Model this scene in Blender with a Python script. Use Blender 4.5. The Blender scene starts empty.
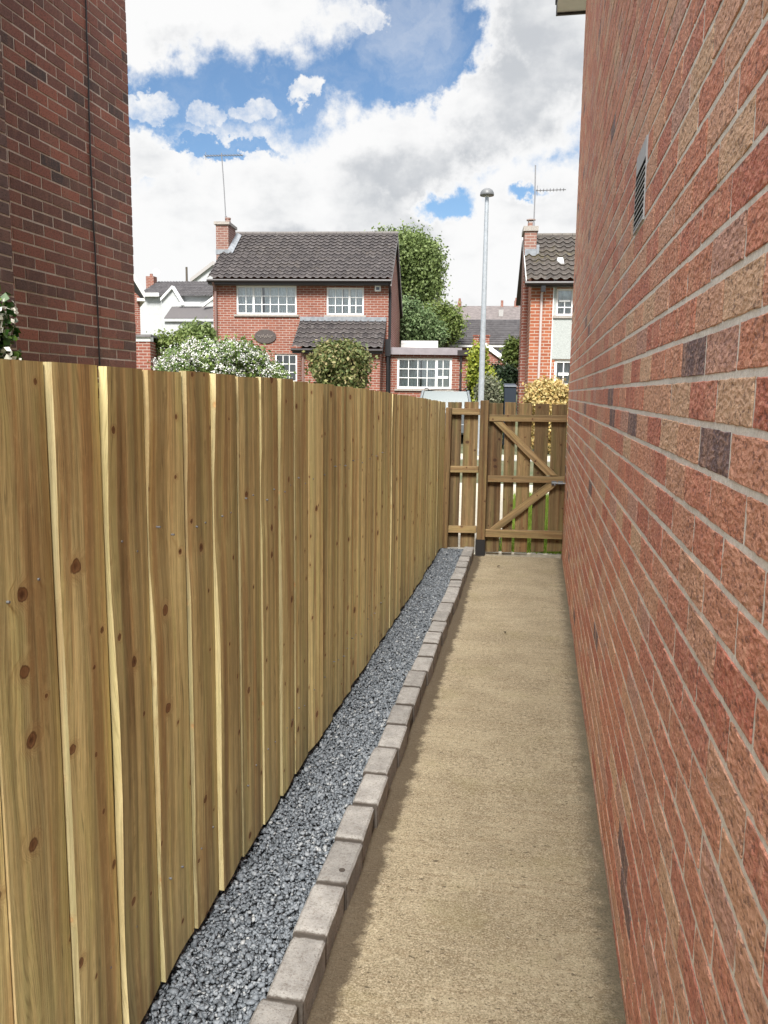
import bpy, math, random
import numpy as np
from mathutils import Vector, Matrix, noise

# ------------------------------------------------------------------ camera
SC = bpy.context.scene
FPX, EYE = 820.0, 1.5
YAW, PITCH, ROLL = 0.18316, 0.14522, 0.0125
def cam_basis():
    f = np.array([-math.sin(YAW)*math.cos(PITCH), math.cos(YAW)*math.cos(PITCH), -math.sin(PITCH)])
    r0 = np.array([math.cos(YAW), math.sin(YAW), 0.0]); u0 = np.cross(r0, f)
    return r0*math.cos(ROLL)+u0*math.sin(ROLL), u0*math.cos(ROLL)-r0*math.sin(ROLL), f
CR, CU, CF = cam_basis()
cam = bpy.data.cameras.new("camera"); camo = bpy.data.objects.new("camera", cam)
SC.collection.objects.link(camo); SC.camera = camo
cam.sensor_width = 36.0; cam.lens = FPX/1024*36.0; cam.clip_start = 0.02; cam.clip_end = 2000
M = Matrix.Identity(4)
for i in range(3):
    M[i][0], M[i][1], M[i][2] = CR[i], CU[i], -CF[i]
M[2][3] = EYE
camo.matrix_world = M
def ray(x, y): return CF + CR*(x-384)/FPX + CU*(512-y)/FPX
def P(x, y, Y):
    d = ray(x, y); return np.array([0, 0, EYE]) + d*Y/d[1]

# ------------------------------------------------------------------ light
SUN_AZ, SUN_EL = math.radians(176), math.radians(50)     # azimuth measured from +Y clockwise: veiled sun high behind the viewer
SC.view_settings.view_transform = 'Standard'; SC.view_settings.look = 'None'
SC.view_settings.gamma = 1.0; SC.view_settings.exposure = 1.5
SC.render.engine = 'CYCLES'
sun = bpy.data.lights.new("sun", 'SUN'); sun.energy = 2.8; sun.angle = math.radians(16); sun.color = (1.0, .965, .91)
suno = bpy.data.objects.new("sun", sun); SC.collection.objects.link(suno)
sd = Vector((math.sin(SUN_AZ)*math.cos(SUN_EL), math.cos(SUN_AZ)*math.cos(SUN_EL), math.sin(SUN_EL)))
suno.rotation_euler = sd.to_track_quat('Z', 'Y').to_euler(); suno.location = sd*60

# ------------------------------------------------------------------ node helpers
class NT:
    def __init__(s, tree): s.t = tree; s.t.nodes.clear()
    def n(s, typ, ins=None, **props):
        nd = s.t.nodes.new(typ)
        for k, v in props.items(): setattr(nd, k, v)
        for k, v in (ins or {}).items():
            sock = nd.inputs[k]
            if isinstance(v, bpy.types.NodeSocket): s.t.links.new(v, sock)
            elif isinstance(v, bpy.types.Node): s.t.links.new(v.outputs[0], sock)
            else: sock.default_value = v
        return nd
    def math(s, op, a, b=0.0, c=0.0, clamp=False):
        return s.n('ShaderNodeMath', {0: a, 1: b, 2: c}, operation=op, use_clamp=clamp).outputs[0]
    def vm(s, op, a, b=(0, 0, 0)):
        return s.n('ShaderNodeVectorMath', {0: a, 1: b}, operation=op).outputs[0]
    def mix(s, f, a, b, blend='MIX'):
        nd = s.n('ShaderNodeMix', data_type='RGBA', blend_type=blend)
        for k, v in ((0, f), (6, a), (7, b)):
            if isinstance(v, (bpy.types.NodeSocket,)): s.t.links.new(v, nd.inputs[k])
            else: nd.inputs[k].default_value = (*v, 1) if isinstance(v, tuple) and len(v) == 3 else v
        return nd.outputs[2]
    def ramp(s, f, stops, interp='LINEAR'):
        nd = s.n('ShaderNodeValToRGB', {0: f}); cr = nd.color_ramp; cr.interpolation = interp
        while len(cr.elements) < len(stops): cr.elements.new(.5)
        for e, (p, c) in zip(cr.elements, stops):
            e.position = p; e.color = (*c, 1) if len(c) == 3 else c
        return nd.outputs[0]
    def sm(s, x, a, b):
        nd = s.n('ShaderNodeMapRange', {0: x, 1: a, 2: b, 3: 0.0, 4: 1.0}, interpolation_type='SMOOTHSTEP'); return nd.outputs[0]
    def noise(s, v, scale, detail=3, rough=.55, dist=0.0, dim='3D'):
        return s.n('ShaderNodeTexNoise', {'Vector': v, 'Scale': scale, 'Detail': detail, 'Roughness': rough, 'Distortion': dist}, noise_dimensions=dim).outputs[0]
    def voro(s, v, scale, feature='F1'):
        return s.n('ShaderNodeTexVoronoi', {'Vector': v, 'Scale': scale}, feature=feature)

MATS = {}
def mat(name, build):
    if name in MATS: return MATS[name]
    m = bpy.data.materials.new(name); m.use_nodes = True; t = NT(m.node_tree)
    out = t.n('ShaderNodeOutputMaterial'); bs = t.n('ShaderNodeBsdfPrincipled')
    m.node_tree.links.new(bs.outputs[0], out.inputs[0])
    build(t, bs, out); MATS[name] = m; return m
def setc(t, bs, col=None, rough=None, height=None, strength=.3, dist=.01, spec=None, metal=None):
    if col is not None:
        if isinstance(col, bpy.types.NodeSocket): t.t.links.new(col, bs.inputs['Base Color'])
        else: bs.inputs['Base Color'].default_value = (*col, 1)
    if rough is not None:
        if isinstance(rough, bpy.types.NodeSocket): t.t.links.new(rough, bs.inputs['Roughness'])
        else: bs.inputs['Roughness'].default_value = rough
    if spec is not None: bs.inputs['Specular IOR Level'].default_value = spec
    if metal is not None: bs.inputs['Metallic'].default_value = metal
    if height is not None:
        b = t.n('ShaderNodeBump', {'Height': height, 'Strength': strength, 'Distance': dist})
        t.t.links.new(b.outputs[0], bs.inputs['Normal'])
def obj_co(t): return t.n('ShaderNodeTexCoord').outputs['Object']
def island(t): return t.n('ShaderNodeNewGeometry').outputs['Random Per Island']

# ------------------------------------------------------------------ sky (world)
W = bpy.data.worlds.new("World"); SC.world = W; W.use_nodes = True
t = NT(W.node_tree)
out = t.n('ShaderNodeOutputWorld')
sky = t.n('ShaderNodeTexSky', sky_type='NISHITA'); sky.sun_disc = False
sky.sun_elevation = SUN_EL; sky.sun_rotation = SUN_AZ; sky.air_density = 1.0; sky.dust_density = .4; sky.ozone_density = 1.6
bg1 = t.n('ShaderNodeBackground', {'Color': t.mix(1.0, sky.outputs[0], (.87, 1.0, 1.08), 'MULTIPLY'), 'Strength': .047})
dirv = t.vm('NORMALIZE', t.n('ShaderNodeTexCoord').outputs['Generated'])
w1 = t.n('ShaderNodeTexNoise', {'Vector': dirv, 'Scale': 7.0, 'Detail': 5.0, 'Roughness': .62})
wv = t.vm('SUBTRACT', w1.outputs['Color'], (.5, .5, .5))
wsc = t.n('ShaderNodeVectorMath', {0: wv, 'Scale': .085}, operation='SCALE').outputs[0]
w2 = t.vm('SUBTRACT', t.n('ShaderNodeTexNoise', {'Vector': dirv, 'Scale': 26.0, 'Detail': 6.0, 'Roughness': .65}).outputs['Color'], (.5, .5, .5))
wsc2 = t.n('ShaderNodeVectorMath', {0: w2, 'Scale': .060}, operation='SCALE').outputs[0]
dw = t.vm('NORMALIZE', t.vm('ADD', t.vm('ADD', dirv, wsc), wsc2))
sx = t.n('ShaderNodeSeparateXYZ', {0: dw})
DEG = 57.2958
az = t.math('MULTIPLY', t.math('ARCTAN2', sx.outputs[0], sx.outputs[1]), DEG)
el = t.math('MULTIPLY', t.math('ARCSINE', sx.outputs[2]), DEG)
def blob(a, e, ra, re, rot=0.0):
    da = t.math('SUBTRACT', az, a); de = t.math('SUBTRACT', el, e)
    c, s_ = math.cos(math.radians(rot)), math.sin(math.radians(rot))
    p = t.math('DIVIDE', t.math('ADD', t.math('MULTIPLY', da, c), t.math('MULTIPLY', de, s_)), ra)
    q = t.math('DIVIDE', t.math('SUBTRACT', t.math('MULTIPLY', de, c), t.math('MULTIPLY', da, s_)), re)
    r = t.math('SQRT', t.math('ADD', t.math('MULTIPLY', p, p), t.math('MULTIPLY', q, q)))
    return t.math('SUBTRACT', 1.0, r)
def sky_az_el(x, y):
    d = ray(x, y); d = d/np.linalg.norm(d); return math.degrees(math.atan2(d[0], d[1])), math.degrees(math.asin(d[2]))
def pb(x, y, rx, ry, rot=0.0, amp=1.0):
    a, e = sky_az_el(x, y); b = blob(a, e, rx/14.0, ry/14.0, rot)
    return b if amp == 1.0 else t.math('MINIMUM', b, amp)
PLUS = [pb(205, -8, 135, 50, 3), pb(130, 18, 62, 38, 0), pb(358, 2, 22, 11, 0, .06), pb(560, 45, 80, 70, 0), pb(500, 105, 82, 60, 0), pb(470, 130, 60, 50, 0),
        pb(300, 245, 330, 92, 0), pb(395, 160, 120, 46, 10), pb(150, 150, 48, 20, 0), pb(212, 112, 15, 12, 0, .05), pb(256, 115, 22, 9, 0, .05),
        pb(305, 92, 13, 9, 20, .05), pb(150, 100, 22, 10, 0, .03), pb(600, 260, 300, 105, 0)]
MINUS = [pb(445, 206, 38, 18, 16), pb(525, 206, 28, 9, 5), pb(225, 148, 60, 8, -8), pb(430, 60, 60, 34, 30)]
dens = PLUS[0]
for b in PLUS[1:]: dens = t.n('ShaderNodeMath', {0: dens, 1: b, 2: .08}, operation='SMOOTH_MAX').outputs[0]
# general cover away from the framed patch of sky
gen = t.math('SUBTRACT', t.noise(dirv, 3.2, 4, .6), .44)
far1 = t.sm(el, 26.0, 34.0); far2 = t.sm(t.math('ABSOLUTE', t.math('ADD', az, 12.0)), 30.0, 45.0)
farm = t.math('MAXIMUM', far1, far2)
lowc = t.math('SUBTRACT', 1.0, t.math('DIVIDE', el, 11.0))
dens = t.math('MAXIMUM', dens, t.math('MINIMUM', lowc, .45))
dens = t.n('ShaderNodeMix', {0: farm, 2: dens, 3: t.math('MULTIPLY', gen, 3.0)}, data_type='FLOAT').outputs[0]
for b in MINUS: dens = t.math('SUBTRACT', dens, t.math('MULTIPLY', t.math('MAXIMUM', b, 0.0), 1.0))
fine = t.math('ADD', t.math('MULTIPLY', t.math('SUBTRACT', t.noise(dirv, 16.0, 9, .64), .5), 1.15), t.math('MULTIPLY', t.math('SUBTRACT', t.noise(dirv, 55.0, 6, .62), .5), .45))
mask = t.sm(t.math('ADD', dens, fine), -.20, .30)
wisp = t.math('MULTIPLY', t.sm(t.noise(dw, 6.0, 6, .65), .48, .78), .38)
mask = t.math('MAXIMUM', mask, wisp)
shade = t.noise(t.vm('MULTIPLY', dirv, (1, 1, 1.7)), 5.2, 7, .55)
for gb_ in (pb(535, 105, 62, 52), pb(385, 180, 62, 28), pb(470, 150, 50, 26), pb(190, 35, 90, 22), pb(300, 250, 80, 26)): shade = t.math('ADD', shade, t.math('MULTIPLY', t.math('MAXIMUM', gb_, 0.0), .20))
thick = t.sm(t.math('ADD', dens, fine), .15, .65)
grey = t.math('MULTIPLY', t.sm(shade, .42, .66), thick)
ccol = t.mix(grey, (1.0, 1.0, 1.0), (.61, .635, .67))
bright = t.math('MULTIPLY_ADD', t.sm(el, 27.0, 50.0), .66, .345)
bg2 = t.n('ShaderNodeBackground', {'Color': ccol, 'Strength': bright})
mxs = t.n('ShaderNodeMixShader', {0: mask, 1: bg1.outputs[0], 2: bg2.outputs[0]})
W.node_tree.links.new(mxs.outputs[0], out.inputs[0])

# ------------------------------------------------------------------ object helpers
rng = random.Random(7); nrg = np.random.default_rng(11)
def link(o): SC.collection.objects.link(o); return o
def tag(o, label=None, cat=None, group=None, kind=None):
    if label: o['label'] = label
    if cat: o['category'] = cat
    if group: o['group'] = group
    if kind: o['kind'] = kind
    return o
def empty(name, loc, rz=0.0, label=None, cat=None, group=None):
    o = bpy.data.objects.new(name, None); link(o); o.location = Vector([float(v) for v in loc]); o.rotation_euler = (0, 0, rz)
    o.empty_display_size = .1
    return tag(o, label, cat, group)
class MB:
    def __init__(s): s.v = []; s.f = []; s.m = []; s.uv = []
    def face(s, pts, m=0, uv=None):
        b = len(s.v); s.v += [tuple(map(float, p)) for p in pts]; s.f.append(tuple(range(b, b+len(pts)))); s.m.append(m)
        s.uv += list(uv) if uv else [(0, 0)]*len(pts)
    def idx(s, verts, faces, m=0, uvs=None):
        b = len(s.v); s.v += [tuple(map(float, p)) for p in verts]
        for f in faces:
            s.f.append(tuple(b+i for i in f)); s.m.append(m)
            s.uv += [uvs[i] for i in f] if uvs else [(0, 0)]*len(f)
    def box(s, x0, x1, y0, y1, z0, z1, m=0, grain=None):
        V = [(x0,y0,z0),(x1,y0,z0),(x1,y1,z0),(x0,y1,z0),(x0,y0,z1),(x1,y0,z1),(x1,y1,z1),(x0,y1,z1)]
        F = [(0,3,2,1),(4,5,6,7),(0,1,5,4),(1,2,6,5),(2,3,7,6),(3,0,4,7)]
        s.hexa(V, m, grain, F)
    def hexa(s, V, m=0, grain=None, F=None):
        F = F or [(0,3,2,1),(4,5,6,7),(0,1,5,4),(1,2,6,5),(2,3,7,6),(3,0,4,7)]
        b = len(s.v); s.v += [tuple(map(float, p)) for p in V]
        ou, ov = rng.uniform(0, 50), rng.uniform(0, 50)
        ax = None
        if grain is not None: ax = Vector(grain).normalized()
        for f in F:
            s.f.append(tuple(b+i for i in f)); s.m.append(m)
            if ax is None: s.uv += [(0, 0)]*len(f)
            else:
                p = [Vector(V[i]) for i in f]; n = (p[1]-p[0]).cross(p[2]-p[0])
                n = n.normalized() if n.length > 1e-12 else Vector((0,0,1))
                ac = n.cross(ax)
                if ac.length < .1: ac = Vector((1,0,0)) if abs(ax.x) < .7 else Vector((0,1,0))
                ac.normalize()
                s.uv += [(ou+q.dot(ac), ov+q.dot(ax)) for q in p]
    def beam(s, a, b, w, d, m=0, up=(0,0,1), grain=True):
        a, b = Vector([float(v) for v in a]), Vector([float(v) for v in b]); ax = (b-a).normalized(); u = Vector(up)
        sd_ = ax.cross(u)
        if sd_.length < 1e-3: sd_ = ax.cross(Vector((1,0,0)))
        sd_.normalize(); u = sd_.cross(ax).normalized()
        V = [a+sd_*i*w/2+u*j*d/2 for (i,j) in ((-1,-1),(1,-1),(1,1),(-1,1))]+[b+sd_*i*w/2+u*j*d/2 for (i,j) in ((-1,-1),(1,-1),(1,1),(-1,1))]
        s.hexa(V, m, tuple(ax) if grain else None)
    def tube(s, pts, rad, n=10, m=0, cap=True):
        pts = [Vector([float(v) for v in p]) for p in pts]; rads = rad if isinstance(rad, (list, tuple)) else [rad]*len(pts)
        b = len(s.v); ref = Vector((0.3, .9, .2))
        for i, p in enumerate(pts):
            ax = (pts[min(i+1, len(pts)-1)]-pts[max(i-1, 0)]).normalized()
            r = ax.cross(ref if abs(ax.dot(ref.normalized())) < .95 else Vector((1,0,0))).normalized(); q = ax.cross(r)
            for k in range(n):
                a = 2*math.pi*k/n; s.v.append(tuple(p+(r*math.cos(a)+q*math.sin(a))*rads[i]))
        for i in range(len(pts)-1):
            for k in range(n):
                f = (b+i*n+k, b+i*n+(k+1)%n, b+(i+1)*n+(k+1)%n, b+(i+1)*n+k); s.f.append(f); s.m.append(m); s.uv += [(0,0)]*4
        if cap:
            s.f.append(tuple(b+k for k in range(n))[::-1]); s.m.append(m); s.uv += [(0,0)]*n
            e = b+(len(pts)-1)*n; s.f.append(tuple(e+k for k in range(n))); s.m.append(m); s.uv += [(0,0)]*n
    def lathe(s, c, prof, n=20, m=0):
        s.tube([(c[0], c[1], c[2]+z) for r, z in prof], [max(r, .0005) for r, z in prof], n, m)
    def build(s, name, mats, parent=None, smooth=False, bevel=0):
        me = bpy.data.meshes.new(name); me.from_pydata(s.v, [], s.f)
        mats = mats if isinstance(mats, (list, tuple)) else [mats]
        for m in mats: me.materials.append(m)
        if len(mats) > 1: me.polygons.foreach_set('material_index', s.m)
        if any(u != (0, 0) for u in s.uv):
            ul = me.uv_layers.new(name='grain'); ul.data.foreach_set('uv', [c for u in s.uv for c in u])
        if smooth: me.polygons.foreach_set('use_smooth', [True]*len(me.polygons))
        me.update()
        o = link(bpy.data.objects.new(name, me))
        if parent: o.parent = parent
        if bevel:
            md = o.modifiers.new('bevel', 'BEVEL'); md.width = bevel; md.segments = 2; md.limit_method = 'ANGLE'; md.angle_limit = math.radians(40)
        return o
def np_mesh(name, V, Fc, mats, parent=None, midx=None, smooth=False):
    """V (n,3), Fc (m,k) all faces the same size"""
    me = bpy.data.meshes.new(name); k = Fc.shape[1]
    me.vertices.add(len(V)); me.vertices.foreach_set('co', V.astype(np.float32).ravel())
    me.loops.add(Fc.size); me.loops.foreach_set('vertex_index', Fc.astype(np.int32).ravel())
    me.polygons.add(len(Fc)); me.polygons.foreach_set('loop_start', np.arange(0, Fc.size, k, dtype=np.int32))
    try: me.polygons.foreach_set('loop_total', np.full(len(Fc), k, dtype=np.int32))
    except Exception: pass
    mats = mats if isinstance(mats, (list, tuple)) else [mats]
    for m in mats: me.materials.append(m)
    if midx is not None: me.polygons.foreach_set('material_index', midx.astype(np.int32))
    me.update(calc_edges=True); me.validate()
    if smooth: me.polygons.foreach_set('use_smooth', [True]*len(me.polygons))
    o = link(bpy.data.objects.new(name, me))
    if parent: o.parent = parent
    return o

# ------------------------------------------------------------------ materials
def wood_builder(base, late, green, heart, knotc, bright=.25, knots=1.0, dens=(6.2, 7.2)):
    def f(t, bs, out):
        uv = t.n('ShaderNodeUVMap', uv_map='grain').outputs[0]
        s = t.n('ShaderNodeSeparateXYZ', {0: uv}); u, v = s.outputs[0], s.outputs[1]
        isl = island(t)
        wob = t.noise(t.n('ShaderNodeCombineXYZ', {0: t.math('MULTIPLY', u, 9.0), 1: t.math('MULTIPLY', v, .75)}).outputs[0], 1.0, 2, .5, 0, '2D')
        kv = t.n('ShaderNodeCombineXYZ', {0: t.math('MULTIPLY', u, dens[0]), 1: t.math('MULTIPLY', v, dens[1])}).outputs[0]
        vo = t.n('ShaderNodeTexVoronoi', {'Vector': kv, 'Scale': 1.0, 'Randomness': 1.0}, voronoi_dimensions='2D')
        d = vo.outputs['Distance']; rc = t.n('ShaderNodeSeparateColor', {0: vo.outputs['Color']})
        rad = t.math('MULTIPLY_ADD', t.math('POWER', rc.outputs[0], 2.4), .078, .030)
        dn = t.math('ADD', d, t.math('MULTIPLY', t.math('SUBTRACT', t.noise(t.vm('MULTIPLY', uv, (60, 34, 1)), 1.0, 3, .55, 0, '2D'), .5), .075))
        on = t.math('GREATER_THAN', rc.outputs[1], .30)
        q = t.math('DIVIDE', dn, rad)
        knot = t.math('MULTIPLY', t.math('SUBTRACT', 1.0, t.sm(q, .8, 1.12)), on)
        core = t.math('MULTIPLY', t.math('MULTIPLY', t.math('SUBTRACT', 1.0, t.sm(q, .05, .95)), on), t.math('MULTIPLY_ADD', rc.outputs[2], 1.0, .15, True))
        halo = t.math('MULTIPLY', t.math('SUBTRACT', 1.0, t.sm(q, .9, 3.2)), on)
        warp = t.math('MULTIPLY', t.math('POWER', halo, 1.5), 1.6)
        ph = t.math('ADD', t.math('ADD', t.math('MULTIPLY', u, 48.0), t.math('MULTIPLY', wob, 7.0)), warp)
        ring = t.math('POWER', t.sm(t.math('PINGPONG', ph, 1.0), 0.0, 1.0), 2.2)
        ring2 = t.math('POWER', t.math('PINGPONG', t.math('MULTIPLY', ph, 4.3), 1.0), 1.6)
        ring = t.math('ADD', t.math('MULTIPLY', ring, .5), t.math('MULTIPLY', ring2, .5))
        fib = t.noise(t.n('ShaderNodeCombineXYZ', {0: t.math('ADD', t.math('MULTIPLY', u, 420.0), t.math('MULTIPLY', wob, 40.0)), 1: t.math('MULTIPLY', v, 7.0)}).outputs[0], 1.0, 4, .65, 0, '2D')
        pat = t.noise(t.vm('MULTIPLY', uv, (14, 1.6, 1)), 1.0, 3, .6, .4, '2D')
        mott = t.noise(t.vm('MULTIPLY', uv, (45, 22, 1)), 1.0, 4, .7, .3, '2D')
        c = t.mix(t.math('MULTIPLY', ring, .75), base, late)
        c = t.mix(t.math('MULTIPLY', t.sm(pat, .46, .66), .65), c, green)
        pat2 = t.noise(t.vm('ADD', t.vm('MULTIPLY', uv, (17, .9, 1)), (31, 7, 0)), 1.0, 2, .5, .2, '2D')
        c = t.mix(t.math('MULTIPLY', t.sm(pat2, .53, .68), .75), c, heart)
        c = t.mix(t.math('MULTIPLY', t.sm(fib, .48, .66), .5), c, tuple(x*.55 for x in late))
        c = t.mix(t.math('MULTIPLY', t.sm(mott, .45, .8), .22), c, tuple(min(1, x*1.35) for x in base))
        band = t.noise(t.vm('ADD', t.n('ShaderNodeCombineXYZ', {0: t.math('ADD', t.math('MULTIPLY', u, 26.0), t.math('MULTIPLY', wob, .6)), 1: t.math('MULTIPLY', v, .45)}).outputs[0], (11, 3, 0)), 1.0, 3, .55, .3, '2D')
        bw = t.n('ShaderNodeMapRange', {0: band, 1: .30, 2: .70, 3: .62, 4: 1.30}).outputs[0]
        c = t.mix(1.0, c, t.n('ShaderNodeCombineXYZ', {0: bw, 1: bw, 2: t.math('MULTIPLY', bw, .98)}).outputs[0], 'MULTIPLY')
        stn = t.noise(t.vm('MULTIPLY', uv, (34, 3.2, 1)), 1.0, 3, .6, .6, '2D')
        c = t.mix(t.math('MULTIPLY', t.sm(stn, .66, .76), .55), c, tuple(x*.28 for x in late))
        c = t.mix(t.math('MULTIPLY', halo, .45), c, heart)
        c = t.mix(t.math('MULTIPLY', knot, .8*knots), c, tuple(x*2.6 for x in knotc)); rim = t.math('MULTIPLY', t.math('SUBTRACT', 1.0, t.sm(t.math('ABSOLUTE', t.math('SUBTRACT', q, .92)), .05, .22)), on); c = t.mix(t.math('MULTIPLY', rim, .6*knots), c, knotc)
        c = t.mix(t.math('MULTIPLY', core, .9*knots), c, knotc)
        br = t.math('MULTIPLY_ADD', isl, bright, 1.0-bright*.55)
        c = t.mix(1.0, c, t.n('ShaderNodeCombineXYZ', {0: br, 1: br, 2: br}).outputs[0], 'MULTIPLY')
        h = t.math('ADD', t.math('MULTIPLY', fib, .7), t.math('SUBTRACT', t.math('MULTIPLY', ring, .5), t.math('MULTIPLY', core, 1.2)))
        setc(t, bs, c, .68, h, .35, .0025, .3)
    return f
WOOD = mat('treated_pine', wood_builder((.69, .615, .312), (.43, .345, .150), (.57, .55, .245), (.45, .305, .137), (.085, .036, .014), .34))
WOODEDGE = mat('sawn_pine_edge', wood_builder((.55, .475, .265), (.42, .34, .165), (.48, .43, .21), (.44, .31, .15), (.25, .13, .05), .2, .5))
GATEW = mat('weathered_pine', wood_builder((.215, .145, .070), (.135, .086, .040), (.155, .138, .052), (.14, .070, .030), (.03, .014, .007), .75))
GATER = mat('weathered_pine_rail', wood_builder((.33, .228, .115), (.235, .152, .070), (.27, .205, .088), (.22, .118, .05), (.045, .02, .01), .35))
GATEP = mat('weathered_post', wood_builder((.21, .135, .062), (.14, .086, .038), (.165, .13, .05), (.14, .07, .03), (.035, .016, .008), .4))
def simple(name, col, rough=.6, nscale=0, namp=.25, bump=0, metal=0.0, spec=.5, coat=False):
    def f(t, bs, out):
        c = col; h = None
        if nscale:
            co = obj_co(t); n = t.noise(co, nscale, 5, .62)
            c = t.mix(t.sm(n, .3, .72), tuple(x*(1-namp) for x in col), tuple(min(1, x*(1+namp)) for x in col))
            if bump: h = n
        setc(t, bs, c, rough, h, bump or .1, .004, spec, metal)
    return mat(name, f)
def brick_rand(stops, mott, rough_scale, bstr, bdist, purple):
    def f(t, bs, out):
        co = obj_co(t); isl = island(t)
        c = t.ramp(isl, stops, 'CONSTANT' if len(stops) > 8 else 'LINEAR')
        n1 = t.noise(t.vm('MULTIPLY', co, (1, 1, .25)), 15.0, 3, .6, .3)
        c = t.mix(t.math('MULTIPLY', t.sm(n1, .45, .75), .5), c, mott)
        n2 = t.noise(co, 38.0, 4, .65)
        c = t.mix(t.math('MULTIPLY', t.sm(n2, .48, .75), .3), c, purple)
        big = t.noise(co, .8, 3, .5)
        c = t.mix(t.math('MULTIPLY', t.sm(big, .45, .7), .25), c, purple)
        v = t.voro(t.vm('ADD', t.vm('MULTIPLY', co, (1, .6, 1)), t.n('ShaderNodeVectorMath', {0: t.n('ShaderNodeTexNoise', {'Vector': co, 'Scale': 60.0, 'Detail': 2.0}).outputs['Color'], 'Scale': .010}, operation='SCALE').outputs[0]), rough_scale)
        vd = v.outputs['Distance']
        n3 = t.noise(t.vm('MULTIPLY', co, (1, .55, 1)), rough_scale, 4, .66)
        h = t.math('ADD', t.math('MULTIPLY', vd, .8), t.math('MULTIPLY', n3, 1.1))
        pit = t.sm(n3, .44, .39)
        c = t.mix(t.math('MULTIPLY', pit, .66), c, tuple(x*.28 for x in purple))
        c = t.mix(t.math('MULTIPLY', t.sm(n3, .53, .63), .26), c, tuple(min(1., x*1.45) for x in mott))
        setc(t, bs, c, .78, h, bstr, bdist, .5)
    return f
BRICK_R = mat('rustic_red_brick', brick_rand([(0, (.61, .235, .145)), (.15, (.64, .30, .19)), (.30, (.63, .345, .225)), (.43, (.53, .175, .112)), (.55, (.66, .425, .27)), (.61, (.61, .255, .155)), (.73, (.55, .30, .225)), (.82, (.65, .355, .22)), (.89, (.56, .20, .13)), (.974, (.16, .11, .112)), (1, (.21, .14, .135))],
                                        (.67, .40, .265), 118.0, .9, .005, (.40, .205, .17)))
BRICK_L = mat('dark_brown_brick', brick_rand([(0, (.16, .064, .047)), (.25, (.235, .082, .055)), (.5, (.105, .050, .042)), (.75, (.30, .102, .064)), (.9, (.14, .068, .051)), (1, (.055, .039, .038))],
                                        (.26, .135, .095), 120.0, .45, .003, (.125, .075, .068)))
def mortar_mat(name, a, b):
    def f(t, bs, out):
        co = obj_co(t); n = t.noise(co, 90, 5, .7); n2 = t.noise(co, 5, 3, .6)
        c = t.mix(t.sm(n, .3, .7), a, b); c = t.mix(t.math('MULTIPLY', t.sm(n2, .45, .75), .4), c, tuple(x*.6 for x in a))
        setc(t, bs, c, .95, n, .6, .004, .2)
    return mat(name, f)
MORTAR_R = mortar_mat('sandy_mortar', (.68, .64, .56), (.88, .84, .76))
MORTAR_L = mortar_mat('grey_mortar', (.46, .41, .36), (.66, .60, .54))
def far_brick(name, c1, c2, mor, course=.1, off=0.0):
    def f(t, bs, out):
        s = t.n('ShaderNodeSeparateXYZ', {0: obj_co(t)})
        v = t.n('ShaderNodeCombineXYZ', {0: t.math('ADD', s.outputs[0], s.outputs[1]), 1: s.outputs[2]}).outputs[0]
        b = t.n('ShaderNodeTexBrick', {'Vector': v, 'Color1': (*c1, 1), 'Color2': (*c2, 1), 'Mortar': (*mor, 1), 'Scale': 1.0, 'Mortar Size': course*.11, 'Mortar Smooth': .1, 'Bias': 0.0, 'Brick Width': course*3, 'Row Height': course})
        n = t.noise(v, 1.3, 4, .6); n2 = t.noise(v, 9, 3, .6)
        c = t.mix(t.math('MULTIPLY', t.sm(n, .4, .75), .35), b.outputs[0], tuple(x*.55 for x in c1))
        c = t.mix(t.math('MULTIPLY', t.sm(n2, .5, .75), .3), c, tuple(min(1, x*1.35) for x in c2))
        setc(t, bs, c, .9, b.outputs['Fac'], -.3, .01, .2)
    return mat(name, f)
FB_L = far_brick('orange_red_brick', (.275, .100, .066), (.205, .070, .048), (.38, .33, .29))
FB_R = far_brick('orange_brick', (.36, .122, .060), (.27, .082, .044), (.43, .37, .31), .105)
FB_X = far_brick('red_brick', (.26, .088, .058), (.20, .065, .045), (.37, .32, .28))
FB_G = far_brick('chimney_brick', (.26, .14, .11), (.20, .095, .075), (.34, .29, .26))
def tile_mat(name, a, b, lich, moss, mossamt=.2):
    def f(t, bs, out):
        co = obj_co(t); uv = t.n('ShaderNodeUVMap', uv_map='grain').outputs[0]
        cell = t.n('ShaderNodeTexWhiteNoise', {0: t.vm('FLOOR', uv)}, noise_dimensions='2D').outputs[0]
        c = t.mix(cell, a, b)
        n = t.noise(co, 5.5, 4, .65); c = t.mix(t.math('MULTIPLY', t.sm(n, .54, .70), .45), c, lich)
        n2 = t.noise(co, .9, 4, .7); n3 = t.noise(co, 7, 4, .7)
        c = t.mix(t.math('MULTIPLY', t.math('MULTIPLY', t.sm(n2, .48, .68), t.sm(n3, .4, .62)), mossamt*3.2, 0, True), c, moss)
        fy = t.math('FRACT', t.n('ShaderNodeSeparateXYZ', {0: uv}).outputs[1])
        c = t.mix(t.math('MULTIPLY', t.sm(fy, .22, .02), .55), c, lich)
        setc(t, bs, c, .85, n3, .3, .01, .3)
    return mat(name, f)
TILE = tile_mat('brown_roof_tile', (.034, .029, .030), (.062, .053, .052), (.20, .185, .175), (.10, .08, .055), .10)
TILE_M = tile_mat('mossy_roof_tile', (.042, .035, .031), (.070, .058, .050), (.18, .165, .145), (.12, .10, .045), .24)
TILE_G = tile_mat('dark_roof_tile', (.048, .044, .046), (.075, .070, .072), (.12, .11, .11), (.09, .08, .07), .05)
WHITE = simple('white_upvc', (.80, .80, .79), .35)
WHITEP = simple('white_paint', (.66, .66, .64), .6, 3, .08)
RENDER_W = simple('white_render', (.46, .475, .475), .9, 8, .10, .3)
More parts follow.
